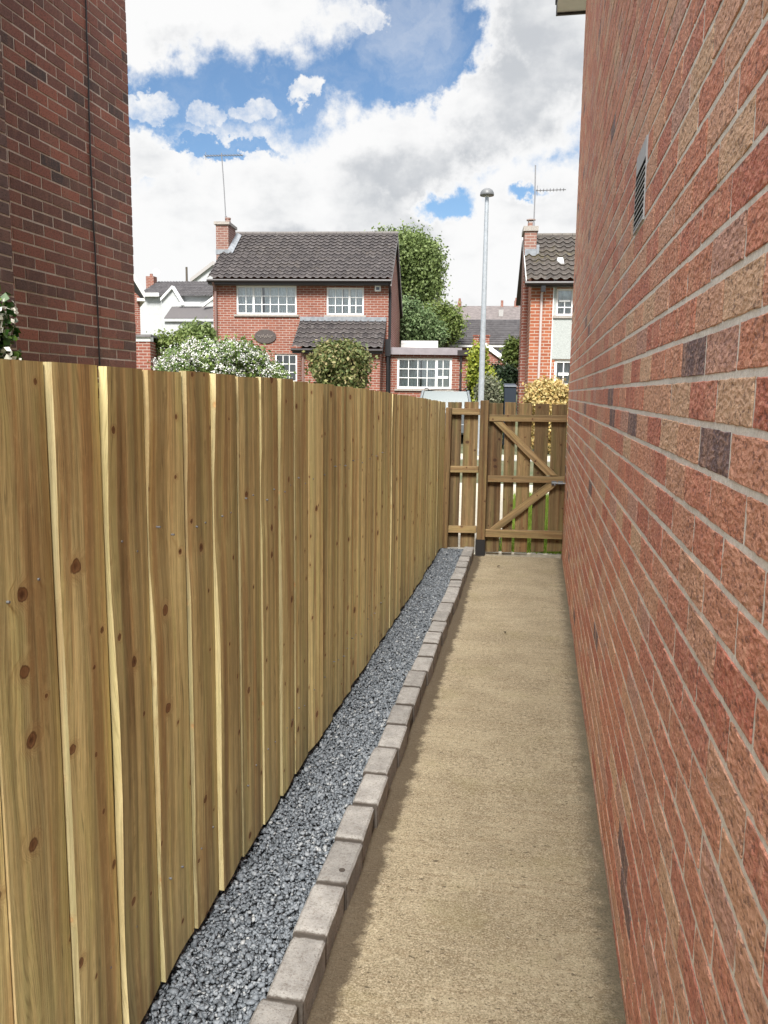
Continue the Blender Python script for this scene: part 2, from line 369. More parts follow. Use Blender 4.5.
RENDER_P = simple('pebbledash', (.38, .40, .385), .95, 60, .35, .6)
SILL = simple('concrete_sill', (.33, .30, .27), .9, 20, .2, .3)
FASCIA = simple('dark_fascia', (.030, .024, .024), .45)
PIPEB = simple('brown_pipe', (.21, .13, .115), .5)
PIPEK = simple('black_pipe', (.015, .015, .017), .4)
PIPEW = simple('pale_pipe', (.50, .42, .40), .5)
LEAD = simple('lead_flashing', (.22, .235, .255), .55, 6, .2)
STEEL = simple('galvanised_steel', (.46, .49, .52), .42, 14, .12, 0, .55)
STEELD = simple('dull_grey_metal', (.20, .21, .22), .5, 10, .2, 0, .5)
ALU = simple('aerial_metal', (.22, .22, .23), .5, 0, 0, 0, .3)
BLACK = simple('black_cable', (.012, .012, .013), .5)
CURT = simple('net_curtain', (.82, .85, .85), .9, 12, .12)
ROOM = simple('dim_room', (.17, .18, .185), .9)
FELT = simple('grey_roof_felt', (.16, .15, .15), .9, 6, .2, .2)
PLUM = simple('grey_fascia_board', (.25, .225, .24), .55, 4, .1)
CARP = simple('silver_car_paint', (.13, .145, .155), .4, 0, 0, 0, .2)
TYRE = simple('black_rubber', (.02, .02, .02), .8)
LAMPC = simple('lamp_head_grey', (.13, .135, .14), .45)
LAMPW = simple('lamp_lens', (.55, .57, .58), .25)
PLAQ = simple('plaque_brown', (.075, .060, .055), .55, 20, .3)
PLAQL = simple('plaque_lettering', (.22, .19, .17), .5)
BARK = simple('bark', (.10, .075, .055), .95, 12, .35, .6)
BIN = simple('dark_blue_plastic', (.018, .026, .040), .45)
def glass_b(t, bs, out):
    tr = t.n('ShaderNodeBsdfTransparent', {0: (.88, .92, .93, 1)}); gl = t.n('ShaderNodeBsdfGlossy', {0: (.9, .95, 1, 1), 1: .03})
    fr = t.n('ShaderNodeFresnel', {0: 1.5})
    mx = t.n('ShaderNodeMixShader', {0: t.math('ADD', fr.outputs[0], .10), 1: tr.outputs[0], 2: gl.outputs[0]})
    t.t.links.new(mx.outputs[0], out.inputs[0])
GLASS = mat('window_glass', glass_b)
CARGLASS = simple('car_glass', (.10, .12, .13), .06, 0, 0, 0, 0.0, .9)
def leaf_mat(name, stops, trans=.25, rough=.55):
    def f(t, bs, out):
        c = t.ramp(island(t), stops)
        n = t.noise(obj_co(t), 1.1, 3, .6)
        c = t.mix(t.math('MULTIPLY', t.sm(n, .4, .7), .35), c, tuple(x*.6 for x in stops[0][1]))
        setc(t, bs, c, rough, spec=.3)
        td = t.n('ShaderNodeBsdfTranslucent', {0: c})
        mx = t.n('ShaderNodeMixShader', {0: trans, 1: bs.outputs[0], 2: td.outputs[0]})
        t.t.links.new(mx.outputs[0], out.inputs[0])
    return mat(name, f)
LEAF_TREE = leaf_mat('tree_leaf', [(0, (.11, .155, .05)), (.5, (.19, .255, .08)), (1, (.28, .345, .14))], .35)
LEAF_OLIVE = leaf_mat('yellow_green_leaf', [(0, (.10, .15, .035)), (.5, (.16, .21, .05)), (1, (.22, .26, .09))])
LEAF_BLUE = leaf_mat('conifer_leaf', [(0, (.085, .14, .055)), (.5, (.14, .205, .08)), (1, (.20, .26, .12))])
LEAF_DARK = leaf_mat('dark_hedge_leaf', [(0, (.014, .026, .012)), (.6, (.022, .042, .017)), (1, (.045, .07, .03))])
LEAF_BUSH = leaf_mat('mottled_bush_leaf', [(0, (.07, .10, .03)), (.45, (.14, .17, .055)), (.75, (.26, .26, .10)), (1, (.38, .30, .16))])
LEAF_SHRUB = leaf_mat('shrub_leaf', [(0, (.07, .12, .03)), (.5, (.13, .19, .05)), (1, (.22, .29, .08))])
LEAF_LIME = leaf_mat('lime_leaf', [(0, (.15, .20, .025)), (.5, (.27, .31, .035)), (1, (.40, .41, .07))])
LEAF_GOLD = leaf_mat('golden_leaf', [(0, (.36, .23, .075)), (.4, (.52, .38, .15)), (.75, (.60, .49, .23)), (1, (.40, .36, .12))])
LEAF_GREY = leaf_mat('grey_green_leaf', [(0, (.10, .12, .07)), (.5, (.19, .20, .13)), (1, (.28, .28, .19))])
LEAF_IVY = leaf_mat('ivy_leaf', [(0, (.02, .06, .012)), (.6, (.05, .12, .02)), (1, (.13, .22, .04))], .15, .3)
LEAF_CREAM = leaf_mat('cream_leaf', [(0, (.62, .62, .52)), (1, (.80, .78, .70))], .15, .4)
PETAL = leaf_mat('white_petal', [(0, (.62, .64, .60)), (.6, (.78, .78, .75)), (1, (.70, .62, .60))], .2, .6)
GRASSM = leaf_mat('grass_blade', [(0, (.17, .26, .03)), (.6, (.28, .40, .05)), (1, (.40, .48, .10))], .3)

# ------------------------------------------------------------------ setting: ground, street
def gz(Y):
    pts = [(-40, 0), (25.5, .02), (27.6, .8), (34, 1.15), (60, 2.2), (120, 5), (400, 12)]
    return float(np.interp(Y, [p[0] for p in pts], [p[1] for p in pts]))
def ground_mat(t, bs, out):
    co = obj_co(t); n = t.noise(co, 1.2, 5, .6); n2 = t.noise(co, 30, 4, .7)
    c = t.mix(t.sm(n, .35, .65), (.06, .075, .03), (.12, .11, .06)); c = t.mix(t.math('MULTIPLY', n2, .4), c, (.05, .06, .02))
    setc(t, bs, c, .95, n2, .5, .02)
g = MB(); Ys = [-40, -5, 7.8, 9, 12, 16, 20.6, 22, 24, 27, 34, 45, 60, 90, 120, 250, 400]; Xs = [-300, -60, -20, -8, -2, 2, 8, 20, 60, 300]
for i in range(len(Ys)-1):
    for j in range(len(Xs)-1):
        g.face([(Xs[j], Ys[i], gz(Ys[i])-.06), (Xs[j+1], Ys[i], gz(Ys[i])-.06), (Xs[j+1], Ys[i+1], gz(Ys[i+1])-.06), (Xs[j], Ys[i+1], gz(Ys[i+1])-.06)])
tag(g.build('ground', mat('earth_and_turf', ground_mat)), kind='structure')

def path_mat(t, bs, out):
    co = obj_co(t); s = t.n('ShaderNodeSeparateXYZ', {0: co})
    fine = t.noise(co, 170, 5, .82); med = t.noise(co, 55, 5, .72); big = t.noise(t.vm('MULTIPLY', co, (1.4, 1.7, 1)), 2.3, 6, .68, .2)
    broom = t.noise(t.vm('MULTIPLY', co, (2.2, 42, 1)), 1.0, 5, .68, .35)
    c = t.mix(t.sm(big, .34, .66), (.262, .217, .139), (.368, .313, .206))
    c = t.mix(t.math('MULTIPLY', t.sm(broom, .48, .62), .42), c, (.24, .18, .105))
    c = t.mix(t.math('MULTIPLY', t.sm(fine, .52, .60), .75), c, (.58, .50, .365))
    c = t.mix(t.math('MULTIPLY', t.sm(fine, .46, .385), .95), c, (.095, .070, .042))
    c = t.mix(t.math('MULTIPLY', t.sm(med, .53, .62), .45), c, (.21, .155, .09)); c = t.mix(t.math('MULTIPLY', t.sm(med, .46, .37), .4), c, (.56, .48, .34))
    grit = t.noise(t.vm('MULTIPLY', co, (42, 80, 1)), 1.0, 4, .62, .4); c = t.mix(t.math('MULTIPLY', t.sm(grit, .615, .665), .8), c, (.075, .056, .036)); lit = t.noise(t.vm('ADD', t.vm('MULTIPLY', co, (55, 95, 1)), (7, 3, 1)), 1.0, 3, .6); c = t.mix(t.math('MULTIPLY', t.sm(lit, .63, .69), .6), c, (.58, .51, .39))
    grn = t.noise(co, 3.1, 4, .65)
    c = t.mix(t.math('MULTIPLY', t.sm(grn, .52, .72), .25), c, (.25, .22, .10))
    spots = t.n('ShaderNodeTexVoronoi', {'Vector': co, 'Scale': 7.5}); sc_ = t.n('ShaderNodeSeparateColor', {0: spots.outputs['Color']})
    sp = t.math('MULTIPLY', t.math('SUBTRACT', 1.0, t.sm(t.math('ADD', spots.outputs['Distance'], t.math('MULTIPLY', t.math('SUBTRACT', med, .5), .25)), .04, .13)), t.math('GREATER_THAN', sc_.outputs[0], .5))
    c = t.mix(t.math('MULTIPLY', sp, .45), c, (.13, .095, .06))
    # damp dirt line that follows the edging stones; at the house wall foot, grime deepened by painted contact shade
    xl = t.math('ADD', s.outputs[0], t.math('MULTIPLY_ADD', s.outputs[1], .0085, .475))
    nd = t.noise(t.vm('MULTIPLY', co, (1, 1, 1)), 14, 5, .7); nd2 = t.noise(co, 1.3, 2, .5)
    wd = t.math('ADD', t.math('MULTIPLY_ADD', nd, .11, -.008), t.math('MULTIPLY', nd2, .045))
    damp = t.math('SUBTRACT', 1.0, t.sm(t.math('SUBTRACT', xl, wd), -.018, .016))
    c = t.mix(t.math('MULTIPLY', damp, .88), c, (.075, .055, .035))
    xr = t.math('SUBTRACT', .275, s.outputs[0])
    grime_shade = t.math('SUBTRACT', 1.0, t.sm(t.math('ADD', xr, t.math('MULTIPLY', t.math('SUBTRACT', nd, .5), .14)), .014, .095))
    c = t.mix(t.math('MULTIPLY', grime_shade, .75), c, (.10, .086, .058))
    h = t.math('ADD', t.math('ADD', t.math('MULTIPLY', fine, .8), t.math('MULTIPLY', broom, .45)), t.math('MULTIPLY', med, 1.0))
    setc(t, bs, c, .92, h, 1.0, .006, .25)
g = MB(); nx, ny = 8, 60
def pz(x, y): return .004*noise.noise(Vector((x*3, y*1.5, 0)))+.003*noise.noise(Vector((x*9, y*7, 3)))
for i in range(ny):
    for j in range(nx):
        x0, x1 = -.62+.97*j/nx, -.62+.97*(j+1)/nx; y0, y1 = -1.5+9.1*i/ny, -1.5+9.1*(i+1)/ny
        g.face([(x0,y0,pz(x0,y0)),(x1,y0,pz(x1,y0)),(x1,y1,pz(x1,y1)),(x0,y1,pz(x0,y1))])
for (a, b) in (((-.62,7.6),(.35,7.6)),):
    g.face([(a[0],a[1],-.1),(b[0],b[1],-.1),(b[0],b[1],pz(*b)),(a[0],a[1],pz(*a))])
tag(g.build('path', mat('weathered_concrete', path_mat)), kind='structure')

PAVE = simple('pale_concrete', (.40, .36, .28), .9, 25, .15, .3)
TARMAC = simple('road_asphalt', (.07, .07, .072), .9, 120, .35, .5)
KERB = simple('kerb_concrete', (.36, .35, .33), .9, 30, .15, .3)
g = MB(); g.box(-8, -.35, 7.64, 12.2, -.05, -.008); tag(g.build('driveway', PAVE), kind='structure')
g = MB(); g.box(-40, 40, 12.2, 13.7, -.05, -.004); g.box(-40, 40, 19.3, 20.6, -.05, -.004); tag(g.build('pavement', PAVE), kind='structure')
g = MB(); g.box(-40, 40, 13.7, 13.83, -.2, -.003); g.box(-40, 40, 19.17, 19.3, -.2, -.003); tag(g.build('kerb', KERB, bevel=.015), kind='structure')
g = MB(); g.box(-40, 40, 13.83, 19.17, -.3, -.13); tag(g.build('road', TARMAC), kind='structure')

# grass beyond the gate
def blades(x0, x1, y0, y1, n, h):
    c = np.stack([nrg.uniform(x0, x1, n), nrg.uniform(y0, y1, n), np.zeros(n)], 1)
    a = nrg.uniform(0, 2*np.pi, n); w = nrg.uniform(.004, .009, n); hh = h*nrg.uniform(.5, 1.2, n)
    s = np.stack([np.cos(a), np.sin(a), 0*a], 1)*w[:, None]; lean = np.stack([nrg.normal(0, .35, n), nrg.normal(0, .35, n), np.ones(n)], 1)*hh[:, None]
    base = c+np.array([0, 0, -.02])
    V = np.concatenate([base-s, base+s, base+lean+s*.2, base+lean-s*.2], 0)
    F = np.stack([np.arange(n), n+np.arange(n), 2*n+np.arange(n), 3*n+np.arange(n)], 1)
    return V, F
V, F = blades(-.3, 2.2, 7.72, 12.1, 26000, .11)
tag(np_mesh('grass', V, F, GRASSM), kind='stuff')

# ------------------------------------------------------------------ brick walls made of individual bricks (one mesh per wall)
def brick_face(name, y0, y1, z0, z1, X, side, L, C, J, mats, parent, proud=.006, rough=lambda y, z: (2, 1), skip=None, jit=.0016, bond=0.0, noise_amp=.0008):
    """wall in the plane x = X facing side (+1/-1); mortar sheet plus raised bricks, material 0 brick, 1 mortar"""
    mb = MB()
    rows = int((z1-z0)/C); r = random.Random(len(name)*31+int(abs(X)*100))
    for k in range(rows):
        za, zb = z0+k*C+J/2, z0+(k+1)*C-J/2
        s = y0-(L/2 if k % 2 else 0)+bond
        while s < y1-.01:
            ya, yb = max(s+J/2, y0), min(s+L-J/2, y1); s += L
            if skip and za > skip[2]-.02 and zb < skip[3]+.02 and ya < skip[1]+.006 and yb > skip[0]-.006:
                if ya < skip[0]-.03: yb = skip[0]-.005
                elif yb > skip[1]+.03: ya = skip[1]+.005
                else: continue
            if yb-ya < .015: continue
            nx_, nz_ = rough((ya+yb)/2, (za+zb)/2)
            p = max(proud+r.uniform(-jit, jit), .0013); dy, dz = r.uniform(-.0012, .0012), r.uniform(-.0011, .0011); tl = r.uniform(-.0008, .0008); tz = r.uniform(-.0005, .0005)
            ch = .0013
            ss = [0.0]+[ch/(yb-ya)+(1-2*ch/(yb-ya))*i/nx_ for i in range(nx_+1)]+[1.0]
            zs = [0.0]+[ch/(zb-za)+(1-2*ch/(zb-za))*i/nz_ for i in range(nz_+1)]+[1.0]
            vs = []
            for j, fz in enumerate(zs):
                for i, fs in enumerate(ss):
                    edge = i in (0, len(ss)-1) or j in (0, len(zs)-1)
                    y, z = ya+(yb-ya)*fs+dy, za+(zb-za)*fz+dz
                    q = p+tl*(fs-.5)+tz*(fz-.5)
                    if edge: q -= ch*.8
                    nn = noise.noise(Vector((y*38, z*38, X*9+k)))*noise_amp*(2.4 if nx_ > 4 else 1)+noise.noise(Vector((y*95, z*95, k)))*noise_amp*(1.6 if nx_ > 4 else 0)
                    if edge: y += noise.noise(Vector((y*60, z*60, 5)))*.0018; z += noise.noise(Vector((y*45, z*45, 9)))*.0019
                    vs.append((X+side*max(q+nn, .0007), y, z))
            W_, H_ = len(ss), len(zs); fs_ = []
            for j in range(H_-1):
                for i in range(W_-1):
                    a = j*W_+i; q4 = (a, a+1, a+1+W_, a+W_); fs_.append(q4 if side > 0 else q4[::-1])
            ring = [i for i in range(W_)]+[j*W_+W_-1 for j in range(1, H_)]+[(H_-1)*W_+i for i in range(W_-2, -1, -1)]+[j*W_ for j in range(H_-2, 0, -1)]
            b0 = len(vs)
            for i in ring: vs.append((X-side*.003, vs[i][1], vs[i][2]))
            m_ = len(ring)
            for i in range(m_):
                q4 = (ring[i], b0+i, b0+(i+1) % m_, ring[(i+1) % m_]); fs_.append(q4 if side > 0 else q4[::-1])
            mb.idx(vs, fs_, 0)
    def sheet(a0, a1, b0, b1):
        q4 = [(X, a0, b0), (X, a1, b0), (X, a1, b1), (X, a0, b1)]; mb.face(q4 if side > 0 else q4[::-1], 1)
    sheet(y0, y1, z0, z1)
    return mb.build(name, mats, parent)

# house on the right
RX = .268
rh = empty('brick_house', (RX, 7.75, 0), 0, 'tall rough red and tan brick gable wall running along the right of the path', 'house')
def loc(o, root):                       # keep world-space mesh coordinates under a translated root
    o.matrix_parent_inverse = Matrix.Translation(root.location).inverted(); return o
def lod(y, z):
    d = math.hypot(y, z-1.4)
    return (16, 7) if d < 1.1 and y > -.2 else ((8, 4) if d < 2.0 and y > -.2 else ((4, 2) if d < 3.4 else (2, 1)))
VENT = (2.45, 2.69, 1.982, 2.203)
wl = loc(brick_face('wall', -1.2, 7.75, -.045, 5.04, RX, -1, .225, .075, .0115, [BRICK_R, MORTAR_R], rh, .0018, lod, VENT, .0006, .06), rh)
b = MB(); b.box(RX+.02, 6.5, -1.2, 7.74, 0, 4.96, 0); b.face([(RX+.02,-1.2,4.96),(RX+.02,7.74,4.96),(RX+.02,3.1,7.38)][::-1]); loc(b.build('rear_wall', FB_L, rh), rh)
# front eave box beyond the corner
b = MB(); b.box(RX-.24, 6.6, 7.753, 8.10, 4.90, 4.92, 0); b.box(RX-.24, RX-.004, 7.70, 8.10, 4.92, 5.10, 0); loc(b.build('soffit', WHITEP, rh), rh)
b = MB(); b.box(RX-.25, 6.6, 8.103, 8.125, 4.88, 5.11); loc(b.build('fascia', FASCIA, rh), rh)
b = MB()
for i in range(10):
    a0, a1 = math.pi+math.pi*i/10, math.pi+math.pi*(i+1)/10
    for r_ in (.055, .05):
        b.face([(RX-.26, 8.185+r_*math.cos(a0), 5.06+r_*math.sin(a0)), (6.6, 8.185+r_*math.cos(a0), 5.06+r_*math.sin(a0)), (6.6, 8.185+r_*math.cos(a1), 5.06+r_*math.sin(a1)), (RX-.26, 8.185+r_*math.cos(a1), 5.06+r_*math.sin(a1))])
b.face([(RX-.26, 8.185+.055*math.cos(math.pi+math.pi*i/10), 5.06+.055*math.sin(math.pi+math.pi*i/10)) for i in range(11)])
loc(b.build('gutter', PIPEK, rh), rh)
b = MB(); b.hexa([(RX-.26,8.15,5.11),(6.6,8.15,5.11),(6.6,3.1,7.51),(RX-.26,3.1,7.51),(RX-.26,8.15,5.18),(6.6,8.15,5.18),(6.6,3.1,7.58),(RX-.26,3.1,7.58)])
b.hexa([(RX-.06,3.1,7.51),(6.6,3.1,7.51),(6.6,-1.6,5.11),(RX-.06,-1.6,5.11),(RX-.06,3.1,7.58),(6.6,3.1,7.58),(6.6,-1.6,5.18),(RX-.06,-1.6,5.18)])
loc(b.build('roof', TILE_G, rh), rh)
# louvred vent
b = MB(); y0, y1, z0, z1 = VENT; b.box(RX-.0052, RX+.0, y0, y0+.0035, z0, z1); b.box(RX-.0052, RX, y1-.0035, y1, z0, z1); b.box(RX-.006, RX, y0+.0035, y1-.0035, z1-.055, z1); b.box(RX-.006, RX, y0+.0035, y1-.0035, z0, z0+.008)
av = loc(b.build('air_vent', simple('vent_white', (.42, .425, .43), .6), rh), rh)
b = MB(); b.box(RX-.0048, RX-.002, y0+.004, y1-.004, z0+.0085, z1-.0555)
o = b.build('vent_opening', simple('vent_dark', (.012, .012, .013), 1.0, 0, 0, 0, 0, 0.0), av)
b = MB(); nl = 9
for i in range(nl):
    z = z0+.012+(z1-.06-z0-.012)*i/nl; b.box(RX-.0065, RX-.005, y0+.004, y1-.004, z, z+.0045)
o = b.build('louvre', simple('vent_white', (.42, .425, .43), .6), av)

# house on the left
LX = -3.22
lh = empty('brick_house', (LX, 6.27, 0), 0, 'dark brown brick house side wall with a thin black cable behind the fence', 'house')
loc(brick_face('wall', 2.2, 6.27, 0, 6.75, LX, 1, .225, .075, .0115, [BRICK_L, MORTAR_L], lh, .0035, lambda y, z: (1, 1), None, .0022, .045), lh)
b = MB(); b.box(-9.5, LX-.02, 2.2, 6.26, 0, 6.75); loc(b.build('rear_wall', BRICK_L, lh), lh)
o = loc(brick_face('chimney_breast', 3.2, 4.46, 0, 6.75, LX+.17, 1, .225, .075, .0115, [mat('darker_brick', brick_rand([(0, (.09, .052, .045)), (.5, (.15, .072, .055)), (1, (.085, .052, .05))], (.08, .045, .034), 120.0, .45, .003, (.05, .03, .028))), MORTAR_L], lh, .0045, lambda y, z: (1, 1), None, .0012, .02), lh)  # breast bricks use a darker mix than the main wall
b = MB(); b.box(LX, LX+.168, 3.2, 4.455, 0, 6.75); loc(b.build('breast_core', MORTAR_L, lh), lh)
b = MB(); b.hexa([(-9.9,2.0,6.7),(LX+.3,2.0,6.7),(LX+.3,6.5,6.7),(-9.9,6.5,6.7),(-9.9,2.0,6.9),(LX+.3,2.0,6.9),(LX+.3,6.5,6.9),(-9.9,6.5,6.9)]); loc(b.build('roof', TILE_G, lh), lh)
cb = []
for i in range(40):
    z = .4+6.3*i/39; cb.append((LX+.014, 5.66+.03*noise.noise(Vector((z*.8, 2.2, 0)))+.012*noise.noise(Vector((z*5, 1, 0))), z))
b = MB(); b.tube(cb, .006, 6); loc(b.build('cable', BLACK, lh), lh)

# ------------------------------------------------------------------ fence
FX = -.85
fn = empty('wooden_fence', (FX, 3.5, 0), 0, 'long featheredge fence of new pale treated pine boards beside the gravel strip', 'fence')
def ftop(Y): return float(np.interp(Y, [-1, 1.2, 2.24, 2.9, 4.15, 7.6], [1.565, 1.548, 1.541, 1.536, 1.510, 1.416]))
mb = MB(); edges = [1.320, 1.501, 1.685, 1.886, 2.060, 2.249, 2.446]
while edges[-1] < 7.58: edges.append(edges[-1]+rng.uniform(.168, .19))
while edges[0] > -1: edges.insert(0, edges[0]-.18)
edges[-1] = 7.585
RAILZ = (.30, 1.17)
NS, NA = 26, 6
for i in range(len(edges)-1):
    gap = True
    ya, yb = edges[i], edges[i+1]+(-rng.uniform(.0035, .007) if gap else .028)
    if i == len(edges)-2: yb = edges[i+1]
    rev = edges[i] > 2.9 and rng.random() < .62; pf = rng.uniform(.007, .014) if rev else .0005
    if rev: yb = edges[i+1]-.001
    top = ftop((ya+yb)/2)+rng.uniform(-.003, .003); bot = rng.uniform(.064, .076)
    ou, ov = rng.uniform(0, 80), rng.uniform(0, 80); sd1, sd2 = rng.uniform(0, 99), rng.uniform(0, 99)
    near, lean, cup = rng.uniform(.013, .020)*float(np.interp(ya, [0, 2.3, 4.0, 8], [1, 1, .55, .45])), rng.uniform(-.0025, .0025), rng.choice([-1, 1, 1])*rng.uniform(.001, .0042); tight = [rng.uniform(.45, .85), rng.choice([rng.uniform(.1, .4), rng.uniform(.4, .8)])]; flat = rng.choice([1, .85, .6, .4, .25])*(1.25 if i % 3 == 0 else 1)
    front, back = [], []
    for k in range(NS+1):
        z = bot+(top-bot)*k/NS
        pro = near*flat
        for rz_, ti in zip(RAILZ, tight): pro = min(pro, near*(ti+(1-ti)*min(1.0, max(0.0, abs(z-rz_)-.07)/.27)**.9))
        pro = max(.0012, pro+.0010*noise.noise(Vector((z*1.3, sd1, 0))))
        fr, bk = [], []
        for a in range(NA+1):
            fa = a/NA; y = ya+(yb-ya)*fa+lean*(z/1.5)+.0004*noise.noise(Vector((z*1.7, sd2, 0)))
            x = FX+(.001 if rev else pro)*(1-fa)+pf*fa+cup*4*fa*(1-fa)*(1+.6*noise.noise(Vector((z*1.4, sd2, 4))))+.0022*noise.noise(Vector((fa*2.6+sd2, z*1.7, sd1)))*math.sin(math.pi*fa)
            fr.append((x, y, z)); bk.append((x-((.004+.014*fa) if rev else (.014*(1-fa)+.004)), y, z))
        front.append(fr); back.append(bk)
    vs = [p for r_ in front for p in r_]; w = NA+1
    uvs = [(ou+p[1]-ya, ov+p[2]) for p in vs]
    mb.idx(vs, [(k*w+a, k*w+a+1, (k+1)*w+a+1, (k+1)*w+a) for k in range(NS) for a in range(NA)], 0, uvs)
    # near (sawn) edge, top end and back
    ve = []; ue = []
    for k in range(NS+1):
        ve += [back[k][0], front[k][0]]; z = front[k][0][2]; ue += [(ou+5, ov+z), (ou+5.018, ov+z)]
    mb.idx(ve, [(2*k, 2*k+1, 2*k+3, 2*k+2) for k in range(NS)], 1, ue)
    vt = front[NS]+back[NS]; mb.idx(vt, [(a, a+1, w+a+1, w+a) for a in range(NA)], 1, [(ou+p[1], ov+p[0]) for p in vt])
    vb = [back[0][0], back[0][NA], back[NS][NA], back[NS][0]]; mb.idx(vb, [(3, 2, 1, 0)], 0, [(ou+p[1], ov+p[2]) for p in vb])
    vf = [front[0][NA], back[0][NA], back[NS][NA], front[NS][NA]]; mb.idx(vf, [(0, 1, 2, 3)], 1, [(ou, ov+p[2]) for p in vf])
for i in range(len(edges)-1):                            # nail heads lie flush in the boards
    for rz_ in RAILZ:
        for q_ in (.045, .125):
            if edges[i] < .9 or edges[i] > 4.5: continue
            yy, zz = edges[i]+q_+rng.uniform(-.012, .012), rz_+rng.uniform(-.02, .02)
            mb.tube([(FX-.002, yy, zz), (FX+.017*.55*(1-q_/.19)+.0030, yy, zz)], .0026, 8, 2)
loc(mb.build('board_panel', [WOOD, WOODEDGE, STEELD], fn), fn)
b = MB(); yy_ = -1.0
while yy_ < 7.5:
    y2_ = min(yy_+.15, 7.58); b.box(FX-.034, FX-.021, yy_, y2_-.002, .05, ftop(yy_)-.035, 0, (0, 0, 1)); yy_ = y2_
loc(b.build('added_gap_backing', WOOD, fn), fn)  # extra layer added behind the boards to block light and darken the gaps
for rz_ in RAILZ:
    b = MB(); b.box(FX-.090, FX-.0355, -1, 7.58, rz_-.045, rz_+.045, 0, (0, 1, 0)); loc(b.build('rail', WOOD, fn), fn)
for py in (-.8, 1.6, 4.0, 6.4):
    b = MB(); b.box(FX-.185, FX-.0905, py-.045, py+.045, 0, ftop(py)-.02, 0, (0, 0, 1)); loc(b.build('post', WOOD, fn), fn)

# ------------------------------------------------------------------ edging blocks and gravel
def block_mat(t, bs, out):
    co = obj_co(t); oi = t.n('ShaderNodeObjectInfo'); rv = oi.outputs['Random']
    off = t.n('ShaderNodeCombineXYZ', {0: t.math('MULTIPLY', rv, 40), 1: t.math('MULTIPLY', rv, 17)}).outputs[0]
    p = t.vm('ADD', co, off)
    n = t.noise(p, 16, 4, .65); f = t.noise(p, 190, 4, .75); m = t.noise(p, 42, 5, .72)
    c = t.mix(t.sm(n, .3, .72), (.22, .212, .20), (.32, .31, .29))
    c = t.mix(t.math('MULTIPLY', t.sm(m, .50, .68), .5), c, (.17, .155, .135))
    c = t.mix(t.math('MULTIPLY', t.sm(f, .46, .36), .8), c, (.12, .10, .085))
    c = t.mix(t.math('MULTIPLY', t.sm(f, .56, .70), .45), c, (.44, .41, .375))
    sz = t.n('ShaderNodeSeparateXYZ', {0: co}).outputs[1]
    e = t.math('ADD', t.math('ABSOLUTE', sz), t.math('MULTIPLY', t.math('SUBTRACT', m, .5), .022))
    c = t.mix(t.math('MULTIPLY', t.sm(e, .101, .111), .9), c, (.06, .048, .038))
    br = t.math('MULTIPLY_ADD', rv, .34, .80)
    c = t.mix(1.0, c, t.n('ShaderNodeCombineXYZ', {0: br, 1: br, 2: br}).outputs[0], 'MULTIPLY')
    setc(t, bs, c, .9, t.math('ADD', f, m), .55, .003, .25)
BLOCK = mat('concrete_block', block_mat)
EDGEN = ['', 'first', 'second', 'third', 'fourth', 'fifth', 'sixth', 'seventh', 'eighth', 'ninth', 'tenth', 'eleventh', 'twelfth', 'thirteenth', 'fourteenth', 'fifteenth', 'sixteenth', 'seventeenth', 'eighteenth', 'nineteenth', 'twentieth', 'twenty-first', 'twenty-second', 'twenty-third', 'twenty-fourth', 'twenty-fifth', 'twenty-sixth', 'twenty-seventh', 'twenty-eighth', 'twenty-ninth', 'thirtieth']
def edge_x(Y): return float(np.interp(Y, [1, 2, 4.5, 6.2, 7.6], [-.538, -.541, -.556, -.566, -.590]))
def block_mesh(seed):
    r = random.Random(seed); hl, hw, ht = .1130, .046+r.uniform(-.001, .001), .045
    mb = MB(); nl_ = 10; vs = []
    pr = [(-hw, -ht), (-hw, ht-.006), (-hw+.006, ht), (hw-.006, ht), (hw, ht-.006), (hw, -ht)]
    for k in range(nl_+1):
        fy = -hl+2*hl*k/nl_; e = .004 if k in (0, nl_) else 0
        for (x, z) in pr:
            nn = noise.noise(Vector((x*30, fy*30, z*30+seed)))
            vs.append((x*(1-e*6)+nn*.0016, fy+(noise.noise(Vector((x*50, z*50, seed))) *.002 if e else 0), z-(e if z > 0 else 0)+nn*.0014))
    w = len(pr); fs = [(k*w+a, k*w+a+1, (k+1)*w+a+1, (k+1)*w+a)[::-1] for k in range(nl_) for a in range(w-1)]
    fs += [tuple(range(w))[::1], tuple(nl_*w+a for a in range(w))[::-1]]
    mb.idx(vs, fs); return mb
PITCHB = .2353; blk_y = [1.905+PITCHB*(k+.5) for k in range(23, -6, -1)]
for i, by in enumerate(blk_y):
    lab = 'grey concrete edging block, %s of the row counting from the gate' % EDGEN[i+1]
    spot = abs(by-2.20) < .1
    if spot: lab = 'grey concrete edging block with a round dark hole in its top'
    ang = math.atan2(edge_x(by+.1)-edge_x(by-.1), .2)
    o = block_mesh(i+1).build('edging_block', BLOCK)
    o.location = (edge_x(by)+rng.uniform(-.005, .005), by, .042+rng.uniform(-.002, .003)); o.rotation_euler = (rng.uniform(-.012, .012), rng.uniform(-.02, .02), -ang+rng.uniform(-.03, .03))
    tag(o, lab, 'edging block', 'concrete edging blocks beside the gravel')
    if spot:
        b = MB(); b.lathe((.018, -.05, .0449), [(.0095, 0), (.0095, .0016), (.006, .0019), (.001, .0012)], 14); b.build('hole', simple('hole_dark', (.05, .04, .033), .9), o)

